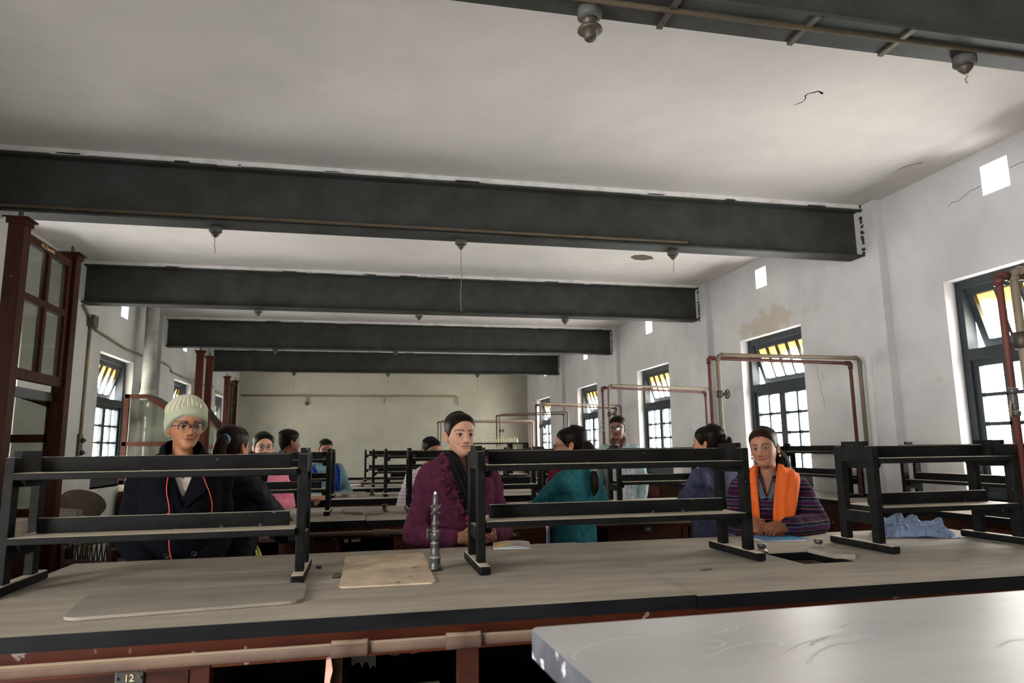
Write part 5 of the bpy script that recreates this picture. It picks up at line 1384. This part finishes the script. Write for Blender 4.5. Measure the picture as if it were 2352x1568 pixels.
for z in (-.455, -.555):
    V_, F_ = ellVF((-.012, -.172, z+UP), (.011, .005, .014), n=12, m=8); np_mesh('button_loop', V_, F_, 'loop_magenta', p1)
ph = empty('mobile_phone', (0, 0, 0), 'dark red mobile phone held by the woman in the purple cardigan', 'phone')
m = MB(); m.box(-.038, .038, -.076, .076, 0, .009, bev=.003); m.build('case', 'case_red', ph)
m = MB(); m.box(-.035, .035, -.072, .072, .009, .0105); m.build('screen', 'black_plastic', ph)
ph.location = (.560, 3.400, .962); ph.rotation_euler = (math.radians(28), math.radians(24), math.radians(62))
# ---- woman in the knitted hat
cloth_mat('wool_navy', (15, 16, 23), (11, 12, 17), scale=30, bump=(200, .4, .003)); cloth_mat('knit_grey', (196, 186, 178), bump=(120, .7, .006))
H = Vector((-.893, 3.75, 1.503)); hd = 18
P = dict(skin=(164, 110, 78), lip=(128, 72, 62), head=(9, 2, 0), scale=1.02, fw=1.0, jw=.90, nosew=1.12, gaze=(-8, 0), eye=1.15, brow=1.25, smile=.4, bust=.012, hl=[.075, .075, .07, .06, .03, -.004, -.012, -.03, -.085, -.11],
         marks=[(.0165, -.043, .0016, (214, 190, 160))])
P['arms'] = [dict(e=(-.205, .06, -.53), w=(-.12, -.12, -.66), d=(.6, -.6, -.3), n=(.3, .6, .5), curl=.6), dict(e=(.205, .06, -.53), w=(.13, -.12, -.66), d=(-.6, -.6, -.3), n=(-.3, .6, .5), curl=.6)]
p2 = person('woman in a cream and green knitted hat, spectacles and a navy coat', H, hd, P)
hair_cap(P, thick=.004, back=.006)
def knitted_hat(P):
    V, phi, t, f, na = P['_V'].copy(), P['_phi'], P['_t'], P['_f'], P['_na']
    rows = np.where(t[:, 0] > HEAD0+.3)[0]; V = V[rows]; X, Y, Z = V[..., 0], V[..., 1], V[..., 2]; ap = np.abs(phi)[None, :]+0*X
    ze = np.interp(np.degrees(ap), [0, 25, 50, 70, 90, 120, 180], [.046, .043, .026, .004, -.016, -.05, -.072])
    N = np.stack([X, Y-.005, Z-.0], -1); N /= np.linalg.norm(N, axis=-1, keepdims=True)
    out = []
    h = Z-ze
    for kind in (0, 1):
        if kind == 0:   # turned-up brim
            m = smooth01((h+.001)/.006)*(1-smooth01((h-.050)/.008)); th = .026*m-.008*(1-m)
        else:
            m = smooth01((h-.030)/.01); th = (.016+.008*np.cos(ap*22)**2*smooth01((.10-Z)/.03))*m-.008*(1-m)
        Q = V+N*th[..., None]
        if kind: Q[..., 2] += .030*smooth01((Z-.06)/.05)*m; Q[..., 0] *= 1+.10*smooth01((Z-.04)/.03)*(1-.3*smooth01((Z-.1)/.01)); Q[..., 1] = .01+(Q[..., 1]-.01)*(1+.12*smooth01((Z-.05)/.03))
        Q = f(Q); F = []
        nr = len(rows)
        for i in range(nr-1):
            for k in range(na):
                k2 = (k+1) % na
                if max(m[i, k], m[i, k2], m[i+1, k2], m[i+1, k]) > .02: F.append((i*na+k, i*na+k2, (i+1)*na+k2, (i+1)*na+k))
        if kind: F.append(tuple((nr-1)*na+k for k in range(na)))
        C = np.ones(X.shape+(4,)); a = np.array(lin((170, 174, 150))); b = np.array(lin((214, 204, 176)))
        if kind == 0: C[..., :3] = a
        else:
            st = smooth01((np.cos(ap*22)+.1)/.4)[..., None]; C[..., :3] = b*st+np.array(lin((164, 170, 142)))*(1-st)
        idx = sorted({i for q in F for i in q}); mp = {v: k for k, v in enumerate(idx)}
        out.append((Q.reshape(-1, 3)[idx], [tuple(mp[i] for i in q) for q in F], C.reshape(-1, 4)[idx]))
    m = bpy.data.materials.new('hat_knit'); m.use_nodes = True; nt = m.node_tree; NN = nt.nodes; b = NN['Principled BSDF']; a = NN.new('ShaderNodeVertexColor'); a.layer_name = 'Col'
    nt.links.new(a.outputs['Color'], b.inputs['Base Color']); b.inputs['Roughness'].default_value = 1; b.inputs['Specular IOR Level'].default_value = .1; b.inputs['Sheen Weight'].default_value = .3
    n = NN.new('ShaderNodeTexNoise'); n.inputs['Scale'].default_value = 260; tc = NN.new('ShaderNodeTexCoord'); nt.links.new(tc.outputs['Object'], n.inputs['Vector'])
    bu = NN.new('ShaderNodeBump'); bu.inputs['Strength'].default_value = .7; bu.inputs['Distance'].default_value = .005; nt.links.new(n.outputs['Fac'], bu.inputs['Height']); nt.links.new(bu.outputs['Normal'], b.inputs['Normal'])
    MATS['hat_knit'] = m
    o = np_mesh('knitted_hat', out[1][0], out[1][1], 'hat_knit', P['_e'], out[1][2]); o2 = np_mesh('brim', out[0][0], out[0][1], 'hat_knit', o, out[0][2])
knitted_hat(P)
spectacles(P, 'spectacle_black', w=.0245, h=.022, upper=True, zo=-.008, square=2.25, r=.0017)
garment(P, 'coat', 'wool_navy', off=.027, zb=-1.05, flare=.08, bust=.012, wr=.004, keep=both(vneck(-.38, .058, -.22), neck_open(.075)), sl=(.070, .060, .050), cuff=.96, seed=5, vox=.009, thick=.005,
        extra=[tubeVF([(s*.08, .01, -.215+UP), (s*.155, .02, -.258+UP), (s*.18, .02, -.33+UP)], [.05, .064, .06], n=18) for s in (-1, 1)])
garment(P, 'jumper', 'knit_grey', off=.010, zb=-.80, sleeves=False, bust=.012, wr=.002, vox=.01, keep=vneck(-.30, .04))
for s in (-1, 1):   # broad lapels and turned-up collar
    m = MB(); yy = -.163
    Q = [(s*.006, yy-.004, -.42), (s*.085, yy+.012, -.355), (s*.118, yy+.03, -.315), (s*.098, yy+.045, -.285), (s*.105, yy+.075, -.255), (s*.07, -.075, -.215), (s*.055, -.09, -.25)]
    a = [m.bm.verts.new((q[0], q[1], q[2]+UP)) for q in Q]; b = [m.bm.verts.new((q[0], q[1]-.008, q[2]+UP)) for q in Q]; n = len(Q)
    m.bm.faces.new(a); m.bm.faces.new(b[::-1])
    for i in range(n): m.bm.faces.new((a[i], a[(i+1) % n], b[(i+1) % n], b[i]))
    m.build('lapel', 'wool_navy', p2)
band_strip(P, [(-.075, -.085, -.235), (-.093, -.02, -.19), (-.075, .075, -.15), (0, .115, -.135), (.075, .075, -.15), (.093, -.02, -.19), (.075, -.085, -.235)], [.05, .075, .085, .085, .085, .075, .05], 'wool_navy', 'collar', .007,
           normals=[(-.6, -.8, .2), (-1, -.1, .3), (-.7, .7, .3), (0, 1, .3), (.7, .7, .3), (1, -.1, .3), (.6, -.8, .2)])
for x, z in ((-.055, -.505), (.055, -.505), (-.055, -.60), (.06, -.60)):
    m = MB(); m.lathe([(.013, 0), (.014, -.003), (.010, -.005), (.009, -.0035)], 16, (x, -.168 if z > -.55 else -.158, z), 'y'); m.build('button', 'black_plastic', p2)
for s in (-1,):
    m = MB(); bmesh.ops.create_uvsphere(m.bm, u_segments=12, v_segments=8, radius=.004); o = m.build('earring', 'gold', p2, True); o.matrix_local = head_matrix(P['_f']) @ Matrix.Translation((s*.083, .008, -.038))
lower_body(P)
M('wire_orange', (232, 84, 52), .5)
m = MB(); m.tube(catmull(np.array([(-.062, -.10, -.235), (-.072, -.15, -.33), (-.060, -.172, -.40), (-.052, -.172, -.46), (-.050, -.17, -.53), (-.046, -.165, -.60), (-.03, -.168, -.66)]), np.linspace(0, 6, 40))+np.array([0, 0, UP]), .0022, n=6)
m.tube([(-.0595, -.175, -.405), (-.059, -.176, -.42), (-.056, -.176, -.435)], [.004, .0055, .003], n=8); m.tube([(-.044, -.172, -.615), (-.042, -.172, -.64)], .005, n=8)
o = m.build('earphone_cord', 'wire_orange'); tag(free_object(o, p2), 'orange earphone cord hanging down the front of the navy coat, left strand', 'cord')
m = MB(); m.tube(catmull(np.array([(.066, -.10, -.235), (.092, -.145, -.30), (.118, -.160, -.37), (.128, -.160, -.43), (.112, -.170, -.50), (.118, -.172, -.535), (.138, -.165, -.53), (.146, -.16, -.50), (.132, -.165, -.485), (.115, -.172, -.51)]), np.linspace(0, 9, 60))+np.array([0, 0, UP]), .002, n=6)
o = m.build('earphone_cord', 'wire_orange'); tag(free_object(o, p2), 'orange earphone cord ending in a loop on the navy coat, right strand', 'cord')
# ---- woman with the blue hair tie, seen from behind
cloth_mat('jacket_black', (30, 30, 32), (22, 22, 24), scale=14, rough=.6)
M('tie_blue', (70, 180, 232), .5); cloth_mat('cotton_yellow', (206, 204, 110))
H = Vector((-.735, 4.2, 1.398)); hd = 158
P = dict(skin=(176, 118, 84), head=(-4, -2, 0), na=96, hi=False, bust=0)
P['arms'] = [dict(e=WL(H, hd, (-.43, 4.28, .905)), w=WL(H, hd, (-.52, 4.52, .88)), d=(.2, -.9, .2), n=(.3, .2, -.9), curl=.4, vox=.005), dict(e=WL(H, hd, (-.98, 4.35, .92)), w=WL(H, hd, (-.88, 4.56, .88)), d=(-.1, -.9, .2), n=(0, .2, -.9), curl=.4, vox=.005)]
p3 = person('woman in a black jacket seen from behind, hair tied with a light blue band', H, hd, P)
hair_cap(P, 'hair_brown', thick=.008, back=.008)
tail(P, [(-.03, .10, .045), (-.028, .130, .032), (-.012, .135, -.02), (.0, .12, -.09), (.004, .12, -.17), (.0, .14, -.26)], [.028, .034, .038, .036, .030, .012], 'tail_brown', tie=((-.03, .112, .042), .028, 'tie_blue', (.2, .9, -.1)))
garment(P, 'jacket', 'jacket_black', off=.026, zb=-.90, wr=.007, keep=neck_open(.072), sl=(.072, .062, .048), cuff=.95, seed=8, vox=.011)
lower_body(P)
band_strip(P, [(-.15, -.02, -.58), (-.185, -.01, -.66), (-.18, 0, -.75)], [.03, .05, .07], 'cotton_yellow', 'scarf_end', .003, normals=[(-1, .3, 0), (-1, .3, 0), (-1, .3, .1)], seg=16)
# ---- woman in the pink cardigan
cloth_mat('wool_pink', (236, 148, 168), (222, 128, 152)); M('scarf_print', (24, 22, 26), .8, rgb2=(150, 60, 60), scale=22, lo=.6, hi=.68)
H = Vector((-.852, 6.27, 1.408)); hd = 14
P = dict(skin=(208, 160, 134), lip=(170, 88, 88), head=(2, 0, 0), na=110, hi=True, smile=.8, eye=1.05, gaze=(-4, 0), fw=1.03, bust=.02, hl=[.072, .067, .052, .032, .01, -.01, -.016, -.03, -.08, -.11])
P['arms'] = [dict(e=(-.235, .04, -.52), w=(-.08, -.13, -.50), d=(.8, -.4, 0), n=(.2, .4, .6), vox=.005), dict(e=(.235, .04, -.51), w=(.08, -.14, -.50), d=(-.8, -.4, 0), n=(-.2, .4, .6), vox=.005)]
p4 = person('smiling woman with black spectacles in a pink cardigan behind the second bench', H, hd, P)
hair_cap(P, part=-.012, thick=.014, back=.012); spectacles(P, w=.0235, h=.02, r=.0019, zo=-.006)
tail(P, [(-.05, .06, -.04), (-.085, .05, -.08), (-.09, .03, -.14), (-.085, .0, -.22)], [.035, .038, .03, .016], name='loose_hair', strands=4)
garment(P, 'cardigan', 'wool_pink', off=.020, zb=-.80, bust=.02, wr=.005, keep=both(vneck(-.44, .055), neck_open(.07)), sl=(.066, .058, .044), cuff=.95, seed=13, vox=.011)
garment(P, 'kurta', 'scarf_black', off=.008, zb=-.95, sleeves=False, bust=.02, wr=.002, keep=vneck(-.28, .04), vox=.012)
band_strip(P, [(-.055, .03, -.19), (-.07, -.075, -.26), (-.06, -.155, -.38), (-.055, -.155, -.52), (-.06, -.13, -.66)], [.09, .10, .11, .11, .10], 'scarf_print', 'scarf', .004, normals=[(-.7, 0, .7), (-.3, -1, .2), (-.1, -1, .1), (0, -1, 0), (0, -1, 0)])
lower_body(P)
# ---- man in profile
cloth_mat('jumper_black', (24, 23, 26)); M('shirt_check', (52, 60, 62), .85, rgb2=(150, 160, 160), scale=40, detail=0, lo=.55, hi=.6)
H = Vector((-.684, 6.70, 1.452)); hd = 122
P = dict(skin=(120, 78, 54), lip=(104, 62, 54), head=(6, 0, 0), na=96, hi=True, fw=1.04, nose=1.2, moustache=.5, brow=1.3, hl=[.055, .055, .052, .046, .03, .012, .0, -.012, -.05, -.085])
P['arms'] = [dict(e=(-.24, .06, -.54), w=(-.14, -.15, -.58), d=(.4, -.8, 0), n=(.2, .4, .6), vox=.005), dict(e=(.24, .06, -.54), w=(.14, -.15, -.58), d=(-.4, -.8, 0), n=(-.2, .4, .6), vox=.005)]
p5 = person('short haired man in profile with a checked collar beside the pink cardigan', H, hd, P)
hair_cap(P, thick=.010, back=.003)
garment(P, 'jumper', 'jumper_black', off=.022, zb=-.86, wr=.005, keep=neck_open(.066), sl=(.072, .06, .045), seed=15, vox=.012)
band_strip(P, [(-.04, -.05, -.2), (-.066, .0, -.17), (-.05, .075, -.135), (0, .1, -.125), (.05, .075, -.135), (.066, 0, -.17), (.04, -.05, -.2)], [.03, .04, .045, .045, .045, .04, .03], 'shirt_check', 'collar', .004,
           normals=[(-.6, -.8, .3), (-1, 0, .4), (-.6, .8, .4), (0, 1, .4), (.6, .8, .4), (1, 0, .4), (.6, -.8, .3)])
lower_body(P)
# ---- young man with blue straps
cloth_mat('jacket_teal_grey', (104, 132, 142), (86, 112, 122), scale=18); cloth_mat('strap_blue', (32, 62, 140)); cloth_mat('scarf_grey', (86, 92, 100))
H = Vector((-.441, 8.28, 1.385)); hd = 10
P = dict(skin=(134, 88, 68), lip=(110, 66, 60), head=(3, 3, 0), na=96, hi=True, fw=.98, brow=1.2, moustache=.35, hl=[.058, .056, .05, .04, .022, .008, -.004, -.02, -.06, -.095])
P['arms'] = [dict(e=(-.26, .05, -.54), w=(-.07, -.17, -.52), d=(.8, -.3, 0), n=(.2, .4, .6), vox=.006), dict(e=(.27, .05, -.53), w=(.07, -.17, -.52), d=(-.8, -.3, 0), n=(-.2, .4, .6), vox=.006)]
p6 = person('young man in a grey blue jacket with blue straps behind the third bench', H, hd, P)
hair_cap(P, thick=.010, back=.005); spectacles(P, w=.0225, h=.0175, r=.0014)
garment(P, 'jacket', 'jacket_teal_grey', off=.028, zb=-.88, wr=.007, keep=neck_open(.068), sl=(.076, .066, .048), seed=17, vox=.012)
band_strip(P, [(-.05, -.05, -.2), (-.078, .0, -.165), (-.06, .075, -.135), (0, .105, -.125), (.06, .075, -.135), (.078, 0, -.165), (.05, -.05, -.2)], [.05, .055, .055, .055, .055, .055, .05], 'scarf_grey', 'collar', .006,
           normals=[(-.6, -.8, .3), (-1, 0, .3), (-.6, .8, .3), (0, 1, .3), (.6, .8, .3), (1, 0, .3), (.6, -.8, .3)])
for s in (-1, 1):
    band_strip(P, [(s*.115, .09, -.225), (s*.125, .02, -.215), (s*.128, -.06, -.255), (s*.125, -.115, -.34), (s*.125, -.125, -.46), (s*.15, -.09, -.56)], [.06, .065, .065, .065, .06, .04], 'strap_blue', 'backpack_strap', .012,
               normals=[(0, .5, 1), (0, 0, 1), (0, -.8, .6), (0, -1, .2), (0, -1, 0), (s*.5, -.9, 0)])
V_, F_, N_ = remesh([ellVF((0, .21, -.45), (.15, .09, .22), n=24, m=14)], .012, 1); np_mesh('backpack', P['_f'](V_, 0.0), F_, 'strap_blue', p6)
lower_body(P)
# ---- woman in the striped knit
banded('knit_striped', [(.011, (232, 222, 226)), (.006, (150, 120, 140)), (.010, (236, 228, 230)), (.004, (204, 160, 176))]); M('scarf_floral', (26, 22, 28), .8, rgb2=(206, 130, 120), scale=34, lo=.6, hi=.64)
H = Vector((.588, 6.35, 1.360)); hd = 10
P = dict(skin=(170, 120, 94), lip=(140, 86, 80), head=(13, 10, 0), na=96, hi=True, gaze=(0, 14), bust=.015, hl=[.066, .064, .056, .04, .02, -.006, -.014, -.03, -.08, -.11])
P['arms'] = [dict(e=(-.245, .04, -.52), w=(-.10, -.16, -.46), d=(.8, -.4, 0), n=(.2, .4, .6), vox=.006), dict(e=(.24, .04, -.52), w=(.08, -.16, -.46), d=(-.8, -.4, 0), n=(-.2, .4, .6), vox=.006)]
p7 = person('woman with spectacles looking down, in a white and mauve striped knit', H, hd, P)
hair_cap(P, part=0.0, thick=.010, back=.012); spectacles(P, 'steel', w=.0225, h=.016, r=.0011)
V_, F_ = ellVF((0, .125, -.03), (.045, .035, .045)); np_mesh('hair_bun', P['_f'](V_, 1.0), F_, 'hair_black', p7)
garment(P, 'knit_top', 'knit_striped', off=.022, zb=-.84, bust=.015, wr=.005, keep=neck_open(.068), sl=(.07, .06, .046), seed=19, vox=.011)
band_strip(P, [(-.06, .04, -.18), (-.075, -.04, -.22), (-.02, -.11, -.28), (.055, -.105, -.25), (.07, -.03, -.21)], [.08, .1, .12, .1, .08], 'scarf_floral', 'scarf', .006, normals=[(-.8, .2, .6), (-.7, -.6, .5), (0, -1, .5), (.6, -.8, .5), (.9, -.1, .5)])
lower_body(P)
# ---- woman in the teal kurta
cloth_mat('wool_teal', (42, 98, 106), (36, 86, 94), scale=20, bump=(160, .5, .004)); M('tie_green', (96, 128, 90), .6); banded('dupatta_stripe', [(.02, (196, 150, 70)), (.02, (226, 222, 210)), (.012, (60, 130, 170)), (.03, (40, 36, 34))], 'X', wob=.0)
H = Vector((1.352, 4.4, 1.388)); hd = -148
P = dict(skin=(190, 134, 102), lip=(160, 96, 90), head=(30, 4, 0), na=110, hi=True, bust=.015, hl=[.07, .068, .06, .046, .028, .002, -.014, -.034, -.085, -.11])
P['arms'] = [dict(e=WL(H, hd, (1.55, 4.44, .95)), w=WL(H, hd, (1.50, 4.66, .92)), d=DL(hd, (-.3, .9, 0)), n=(0, .2, -.9), curl=.4, vox=.005),
             dict(e=WL(H, hd, (1.13, 4.55, .955)), w=WL(H, hd, (1.12, 4.83, .935)), d=DL(hd, (.2, .95, -.05)), n=(0, 0, -1), curl=.45, vox=.005)]
p8 = person('woman in a teal kurta with grey spectacles, turned left with a long ponytail', H, hd, P)
hair_cap(P, thick=.010, back=.014); spectacles(P, 'spectacle_grey', w=.0235, h=.018, r=.0022, square=3.2)
tail(P, [(0, .10, -.03), (0, .125, -.07), (-.01, .140, -.115), (-.02, .152, -.165), (-.022, .165, -.21), (-.015, .168, -.27), (-.008, .16, -.325)], [.055, .05, .036, .018, .030, .028, .006])
m = MB(); m.lathe([(.012, -.012), (.021, -.008), (.023, 0), (.021, .008), (.012, .012)], 16); o = m.build('hair_tie', 'tie_green', p8); o.location = P['_f'](np.array([-.02, .153, -.165]))
garment(P, 'kurta', 'wool_teal', off=.026, zb=-1.10, flare=.12, bust=.012, wr=.006, keep=neck_open(.066), sl=(.07, .060, .046), cuff=.97, seed=21, vox=.010)
band_strip(P, [(.165, -.06, -.30), (.175, -.075, -.45), (.18, -.06, -.62), (.20, -.03, -.80), (.215, -.01, -.95)], [.05, .06, .08, .1, .11], 'dupatta_stripe', 'dupatta', .003, normals=[(.6, -.8, 0)]*5)
lower_body(P)
# ---- person in maroon, mostly hidden
cloth_mat('wool_maroon', (104, 24, 46), (86, 18, 38))
H = Vector((1.93, 6.45, 1.425)); hd = -50
P = dict(skin=(160, 108, 82), head=(-20, 0, 0), na=80, hi=False, lean=12)
P['arms'] = [dict(e=(-.24, .06, -.50), w=(-.12, -.18, -.48), d=(.5, -.7, 0), n=(.2, .4, .6), vox=.006), dict(e=(.24, .06, -.50), w=(.12, -.18, -.48), d=(-.5, -.7, 0), n=(-.2, .4, .6), vox=.006)]
p9 = person('person in a maroon top almost hidden behind the woman in teal', H, hd, P)
hair_cap(P); garment(P, 'jumper', 'wool_maroon', off=.03, zb=-.82, wr=.005, keep=neck_open(.07), sl=(.08, .07, .05), seed=23, vox=.012)
lower_body(P)
# ---- man in the grey green sweater
banded('jumper_grey_green', [(.60, (186, 186, 190)), (.40, (150, 170, 168))], wob=.0); 
cloth_mat('jumper_sage', (148, 168, 166), (132, 152, 150)); cloth_mat('jumper_pale', (190, 190, 192)); M('collar_maroon', (84, 30, 44), .8, rgb2=(120, 70, 80), scale=30, lo=.6, hi=.7)
H = Vector((2.509, 6.60, 1.560)); hd = -28
P = dict(skin=(112, 76, 56), lip=(98, 60, 52), head=(-4, 3, 0), na=110, hi=True, fw=1.0, jw=1.0, nose=1.15, nosew=1.15, brow=1.4, moustache=.6, hl=[.064, .060, .052, .044, .03, .012, .0, -.014, -.055, -.09])
P['arms'] = [dict(e=(-.21, -.02, -.52), w=(-.24, -.22, -.44), d=(.2, -.9, 0), n=(.6, .2, .5), vox=.005), dict(e=(.22, .06, -.54), w=(.20, -.02, -.76), d=(-.1, -.3, -.9), n=(-1, 0, 0), vox=.005, curl=.3)]
p10 = person('man with black hair and spectacles in a grey green sweater near the windows', H, hd, P)
hair_cap(P, thick=.018, back=.002); spectacles(P, w=.0245, h=.0165, r=.0021, square=3.4)
garment(P, 'sweater', 'jumper_sage', off=.018, zb=-.78, wr=.006, keep=both(vneck(-.255, .05, -.2), neck_open(.066)), sl=(.072, .062, .048), cuff=.98, seed=25, vox=.011)
garment(P, 'shirt', 'jumper_pale', off=.018, zb=-.90, sleeves=False, wr=.003, vox=.012, keep=neck_open(.06))
m = MB(); Q = [(-.105, -.150, -.40), (.10, -.150, -.40), (.115, -.150, -.62), (-.09, -.150, -.62)]
band_strip(P, [(.0, -.146, -.40), (.0, -.140, -.5), (.0, -.13, -.62), (.0, -.125, -.74)], [.20, .22, .23, .22], 'jumper_pale', 'front_panel', .004, normals=[(0, -1, 0)]*4, seg=16)
for s in (-1, 1):
    band_strip(P, [(0, .09, -.125), (s*.05, .07, -.13), (s*.062, .01, -.155), (s*.048, -.05, -.20), (s*.022, -.085, -.245)], [.03, .035, .04, .05, .03], 'collar_maroon', 'shirt_collar', .005, normals=[(0, 1, .4), (s*.6, .8, .4), (s, 0, .5), (s*.5, -.8, .5), (s*.2, -1, .3)])
lower_body(P)
# ---- woman with the braid
cloth_mat('jacket_slate', (62, 64, 84), (50, 52, 70), scale=12, rough=.75); M('fur', (112, 92, 72), .95, rgb2=(70, 56, 46), scale=60, bump=(120, 1, .02))
H = Vector((2.335, 4.4, 1.385)); hd = -160
P = dict(skin=(178, 122, 88), head=(14, 0, 0), na=96, hi=True)
P['arms'] = [dict(e=WL(H, hd, (2.52, 4.44, .94)), w=WL(H, hd, (2.50, 4.66, .90)), d=DL(hd, (-.2, .9, 0)), n=(0, .2, -.9), vox=.005), dict(e=WL(H, hd, (2.15, 4.47, .94)), w=WL(H, hd, (2.12, 4.70, .905)), d=DL(hd, (.1, .95, 0)), n=(0, 0, -1), vox=.005)]
p11 = person('woman with a long braid in a slate jacket with brown fur collar, turned away', H, hd, P)
hair_cap(P, thick=.014, back=.018, wave=.004)
f_ = P['_f']; pcs = []
path = catmull(np.array([(.0, .105, .045), (-.02, .145, .01), (-.035, .165, -.05), (-.045, .165, -.10), (-.047, .16, -.13), (-.048, .15, -.16)]), np.linspace(0, 5, 12))
for i, q in enumerate(path):
    r = .031-.0010*i; sgn = 1 if i % 2 else -1
    pcs.append(ellVF(f_(q+np.array([sgn*r*.45, 0, 0])), (r*.9, r*.75, r*1.1), n=12, m=8))
V_, F_, N_ = remesh(pcs, .0045, 1); np_mesh('braid', V_, F_, 'hair_black', p11)
garment(P, 'jacket', 'jacket_slate', off=.024, zb=-.98, wr=.008, keep=neck_open(.068), sl=(.072, .062, .05), cuff=.98, seed=27, vox=.011)
pcs = []; rs = np.random.RandomState(2)
for k in range(64):
    a = rs.uniform(0, 2*math.pi); pcs.append(ellVF((.082*math.sin(a), .03-.075*math.cos(a), -.165+.02*math.cos(a)*-1*-1-.03*(math.cos(a) > 0)+rs.uniform(-.012, .012)), rs.uniform(.014, .026, 3), n=8, m=6))
V_, F_, N_ = remesh(pcs, .005, 0); np_mesh('fur_collar', wrinkle(V_, N_, .006, 31), F_, 'fur', p11)
lower_body(P)
# ---- woman with the orange scarf
banded('knit_fair_isle', [(.012, (24, 21, 34)), (.007, (70, 42, 84)), (.005, (120, 78, 66)), (.010, (24, 22, 36)), (.010, (58, 64, 84)), (.010, (74, 26, 54)), (.009, (52, 42, 84)), (.004, (92, 92, 100)), (.013, (20, 19, 30)), (.003, (104, 104, 110)), (.015, (62, 22, 48)), (.010, (26, 21, 34)), (.012, (70, 26, 54))], wob=.005, wobs=90)
M('scarf_orange', (236, 112, 34), .8, rgb2=(228, 96, 26), scale=10, spots=(13, .66, (150, 70, 52)), bump=(160, .3, .002)); M('cotton_grey_print', (120, 126, 134), .85, rgb2=(70, 74, 84), scale=120)
H = Vector((2.272, 3.60, 1.357)); hd = -40
P = dict(skin=(160, 112, 86), hand=(138, 88, 62), lip=(152, 62, 60), head=(-5, 2, -5), fw=.99, jw=.96, eye=1.3, brow=1.0, gaze=(4, 0), bust=.02, scale=.97, sindoor=True, nosew=1.05,
         marks=[(0, .028, .0022, (90, 16, 16)), (.015, -.04, .0016, (230, 200, 140))], hl=[.070, .066, .056, .04, .02, -.004, -.012, -.03, -.08, -.105])
P['arms'] = [dict(e=WL(H, hd, (2.03, 3.66, .945), .97), w=WL(H, hd, (1.985, 3.425, .945), .97), d=DL(hd, (.55, -.75, .0)), n=DL(hd, (.6, .5, -.5)), curl=.75, thumb=.3, s=-1),
             dict(e=WL(H, hd, (2.425, 3.40, .945), .97), w=WL(H, hd, (2.18, 3.30, .945), .97), d=DL(hd, (-.97, -.15, .02)), n=DL(hd, (.1, .5, -.75)), curl=.7, thumb=.3, s=1)]
p12 = person('woman with an orange scarf and patterned knit leaning on the bench by her notebook', H, hd, P)
hair_cap(P, part=0.0, thick=.008, back=.012, mat='hair_brown')
tail(P, [(.03, .10, -.04), (.06, .115, -.09), (.085, .10, -.14), (.095, .075, -.185)], [.04, .042, .036, .014], name='loose_hair', strands=6)
garment(P, 'cardigan', 'knit_fair_isle', off=.022, zb=-.80, bust=.02, wr=.005, keep=both(vneck(-.315, .032), neck_open(.066)), sl=(.068, .060, .045), cuff=.94, seed=29, thick=.004,
        extra=[tubeVF([(s*.085, .0, -.215+UP), (s*.155, .02, -.262+UP), (s*.185, .02, -.33+UP)], [.05, .062, .06], n=18) for s in (-1, 1)])
for s in (-1, 1):
    band_strip(P, [(s*.052, .05, -.165), (s*.062, -.02, -.195), (s*.048, -.08, -.25), (s*.018, -.125, -.325)], [.035, .04, .045, .03], 'cotton_grey_print', 'kurta_collar', .004, normals=[(s, .2, .4), (s*.9, -.4, .4), (s*.3, -1, .3), (s*.1, -1, .2)])
band_strip(P, [(.07, .115, -.16), (.105, .05, -.165), (.118, -.05, -.195), (.102, -.135, -.33), (.088, -.165, -.45), (.086, -.15, -.56)], [.10, .125, .13, .125, .11, .06], 'scarf_orange', 'scarf', .005,
           normals=[(.3, .6, .7), (.4, .1, .9), (.35, -.7, .6), (.2, -1, .2), (.1, -1, 0), (0, -1, 0)])
band_strip(P, [(.07, .115, -.16), (0, .13, -.145), (-.07, .115, -.16), (-.10, .05, -.165), (-.105, -.05, -.20), (-.088, -.140, -.34), (-.080, -.165, -.47), (-.075, -.15, -.62)], [.08, .07, .09, .11, .11, .10, .09, .07], 'scarf_orange', 'scarf', .005,
           normals=[(.3, .8, .5), (0, 1, .3), (-.3, .6, .7), (-.4, .1, .9), (-.35, -.7, .6), (-.2, -1, .2), (-.1, -1, 0), (0, -1, 0)])
Mh = head_matrix(P['_f'])
for s in (-1, 1):
    m = MB(); m.lathe([(.001, 0), (.004, -.003), (.0065, -.009), (.005, -.014), (.002, -.017)], 12); m.lathe([(.004, .006), (.0045, .009), (.003, .012)], 10); o = m.build('earring', 'gold', p12); o.matrix_local = Mh @ Matrix.Translation((s*.081, .006, -.046))
m = MB(); m.tube([(.011*math.cos(a), .011*math.sin(a), 0) for a in np.linspace(0, 2*math.pi, 18)], .0022, n=6, cap=False); bmesh.ops.create_uvsphere(m.bm, u_segments=10, v_segments=6, radius=.0055, matrix=Matrix.Translation((0, -.012, 0)))
o = m.build('ring', 'gold', p12); o.location = WL(H, hd, (2.078, 3.286, .945), .97); o.rotation_euler = (.3, 1.2, .4)
lower_body(P)
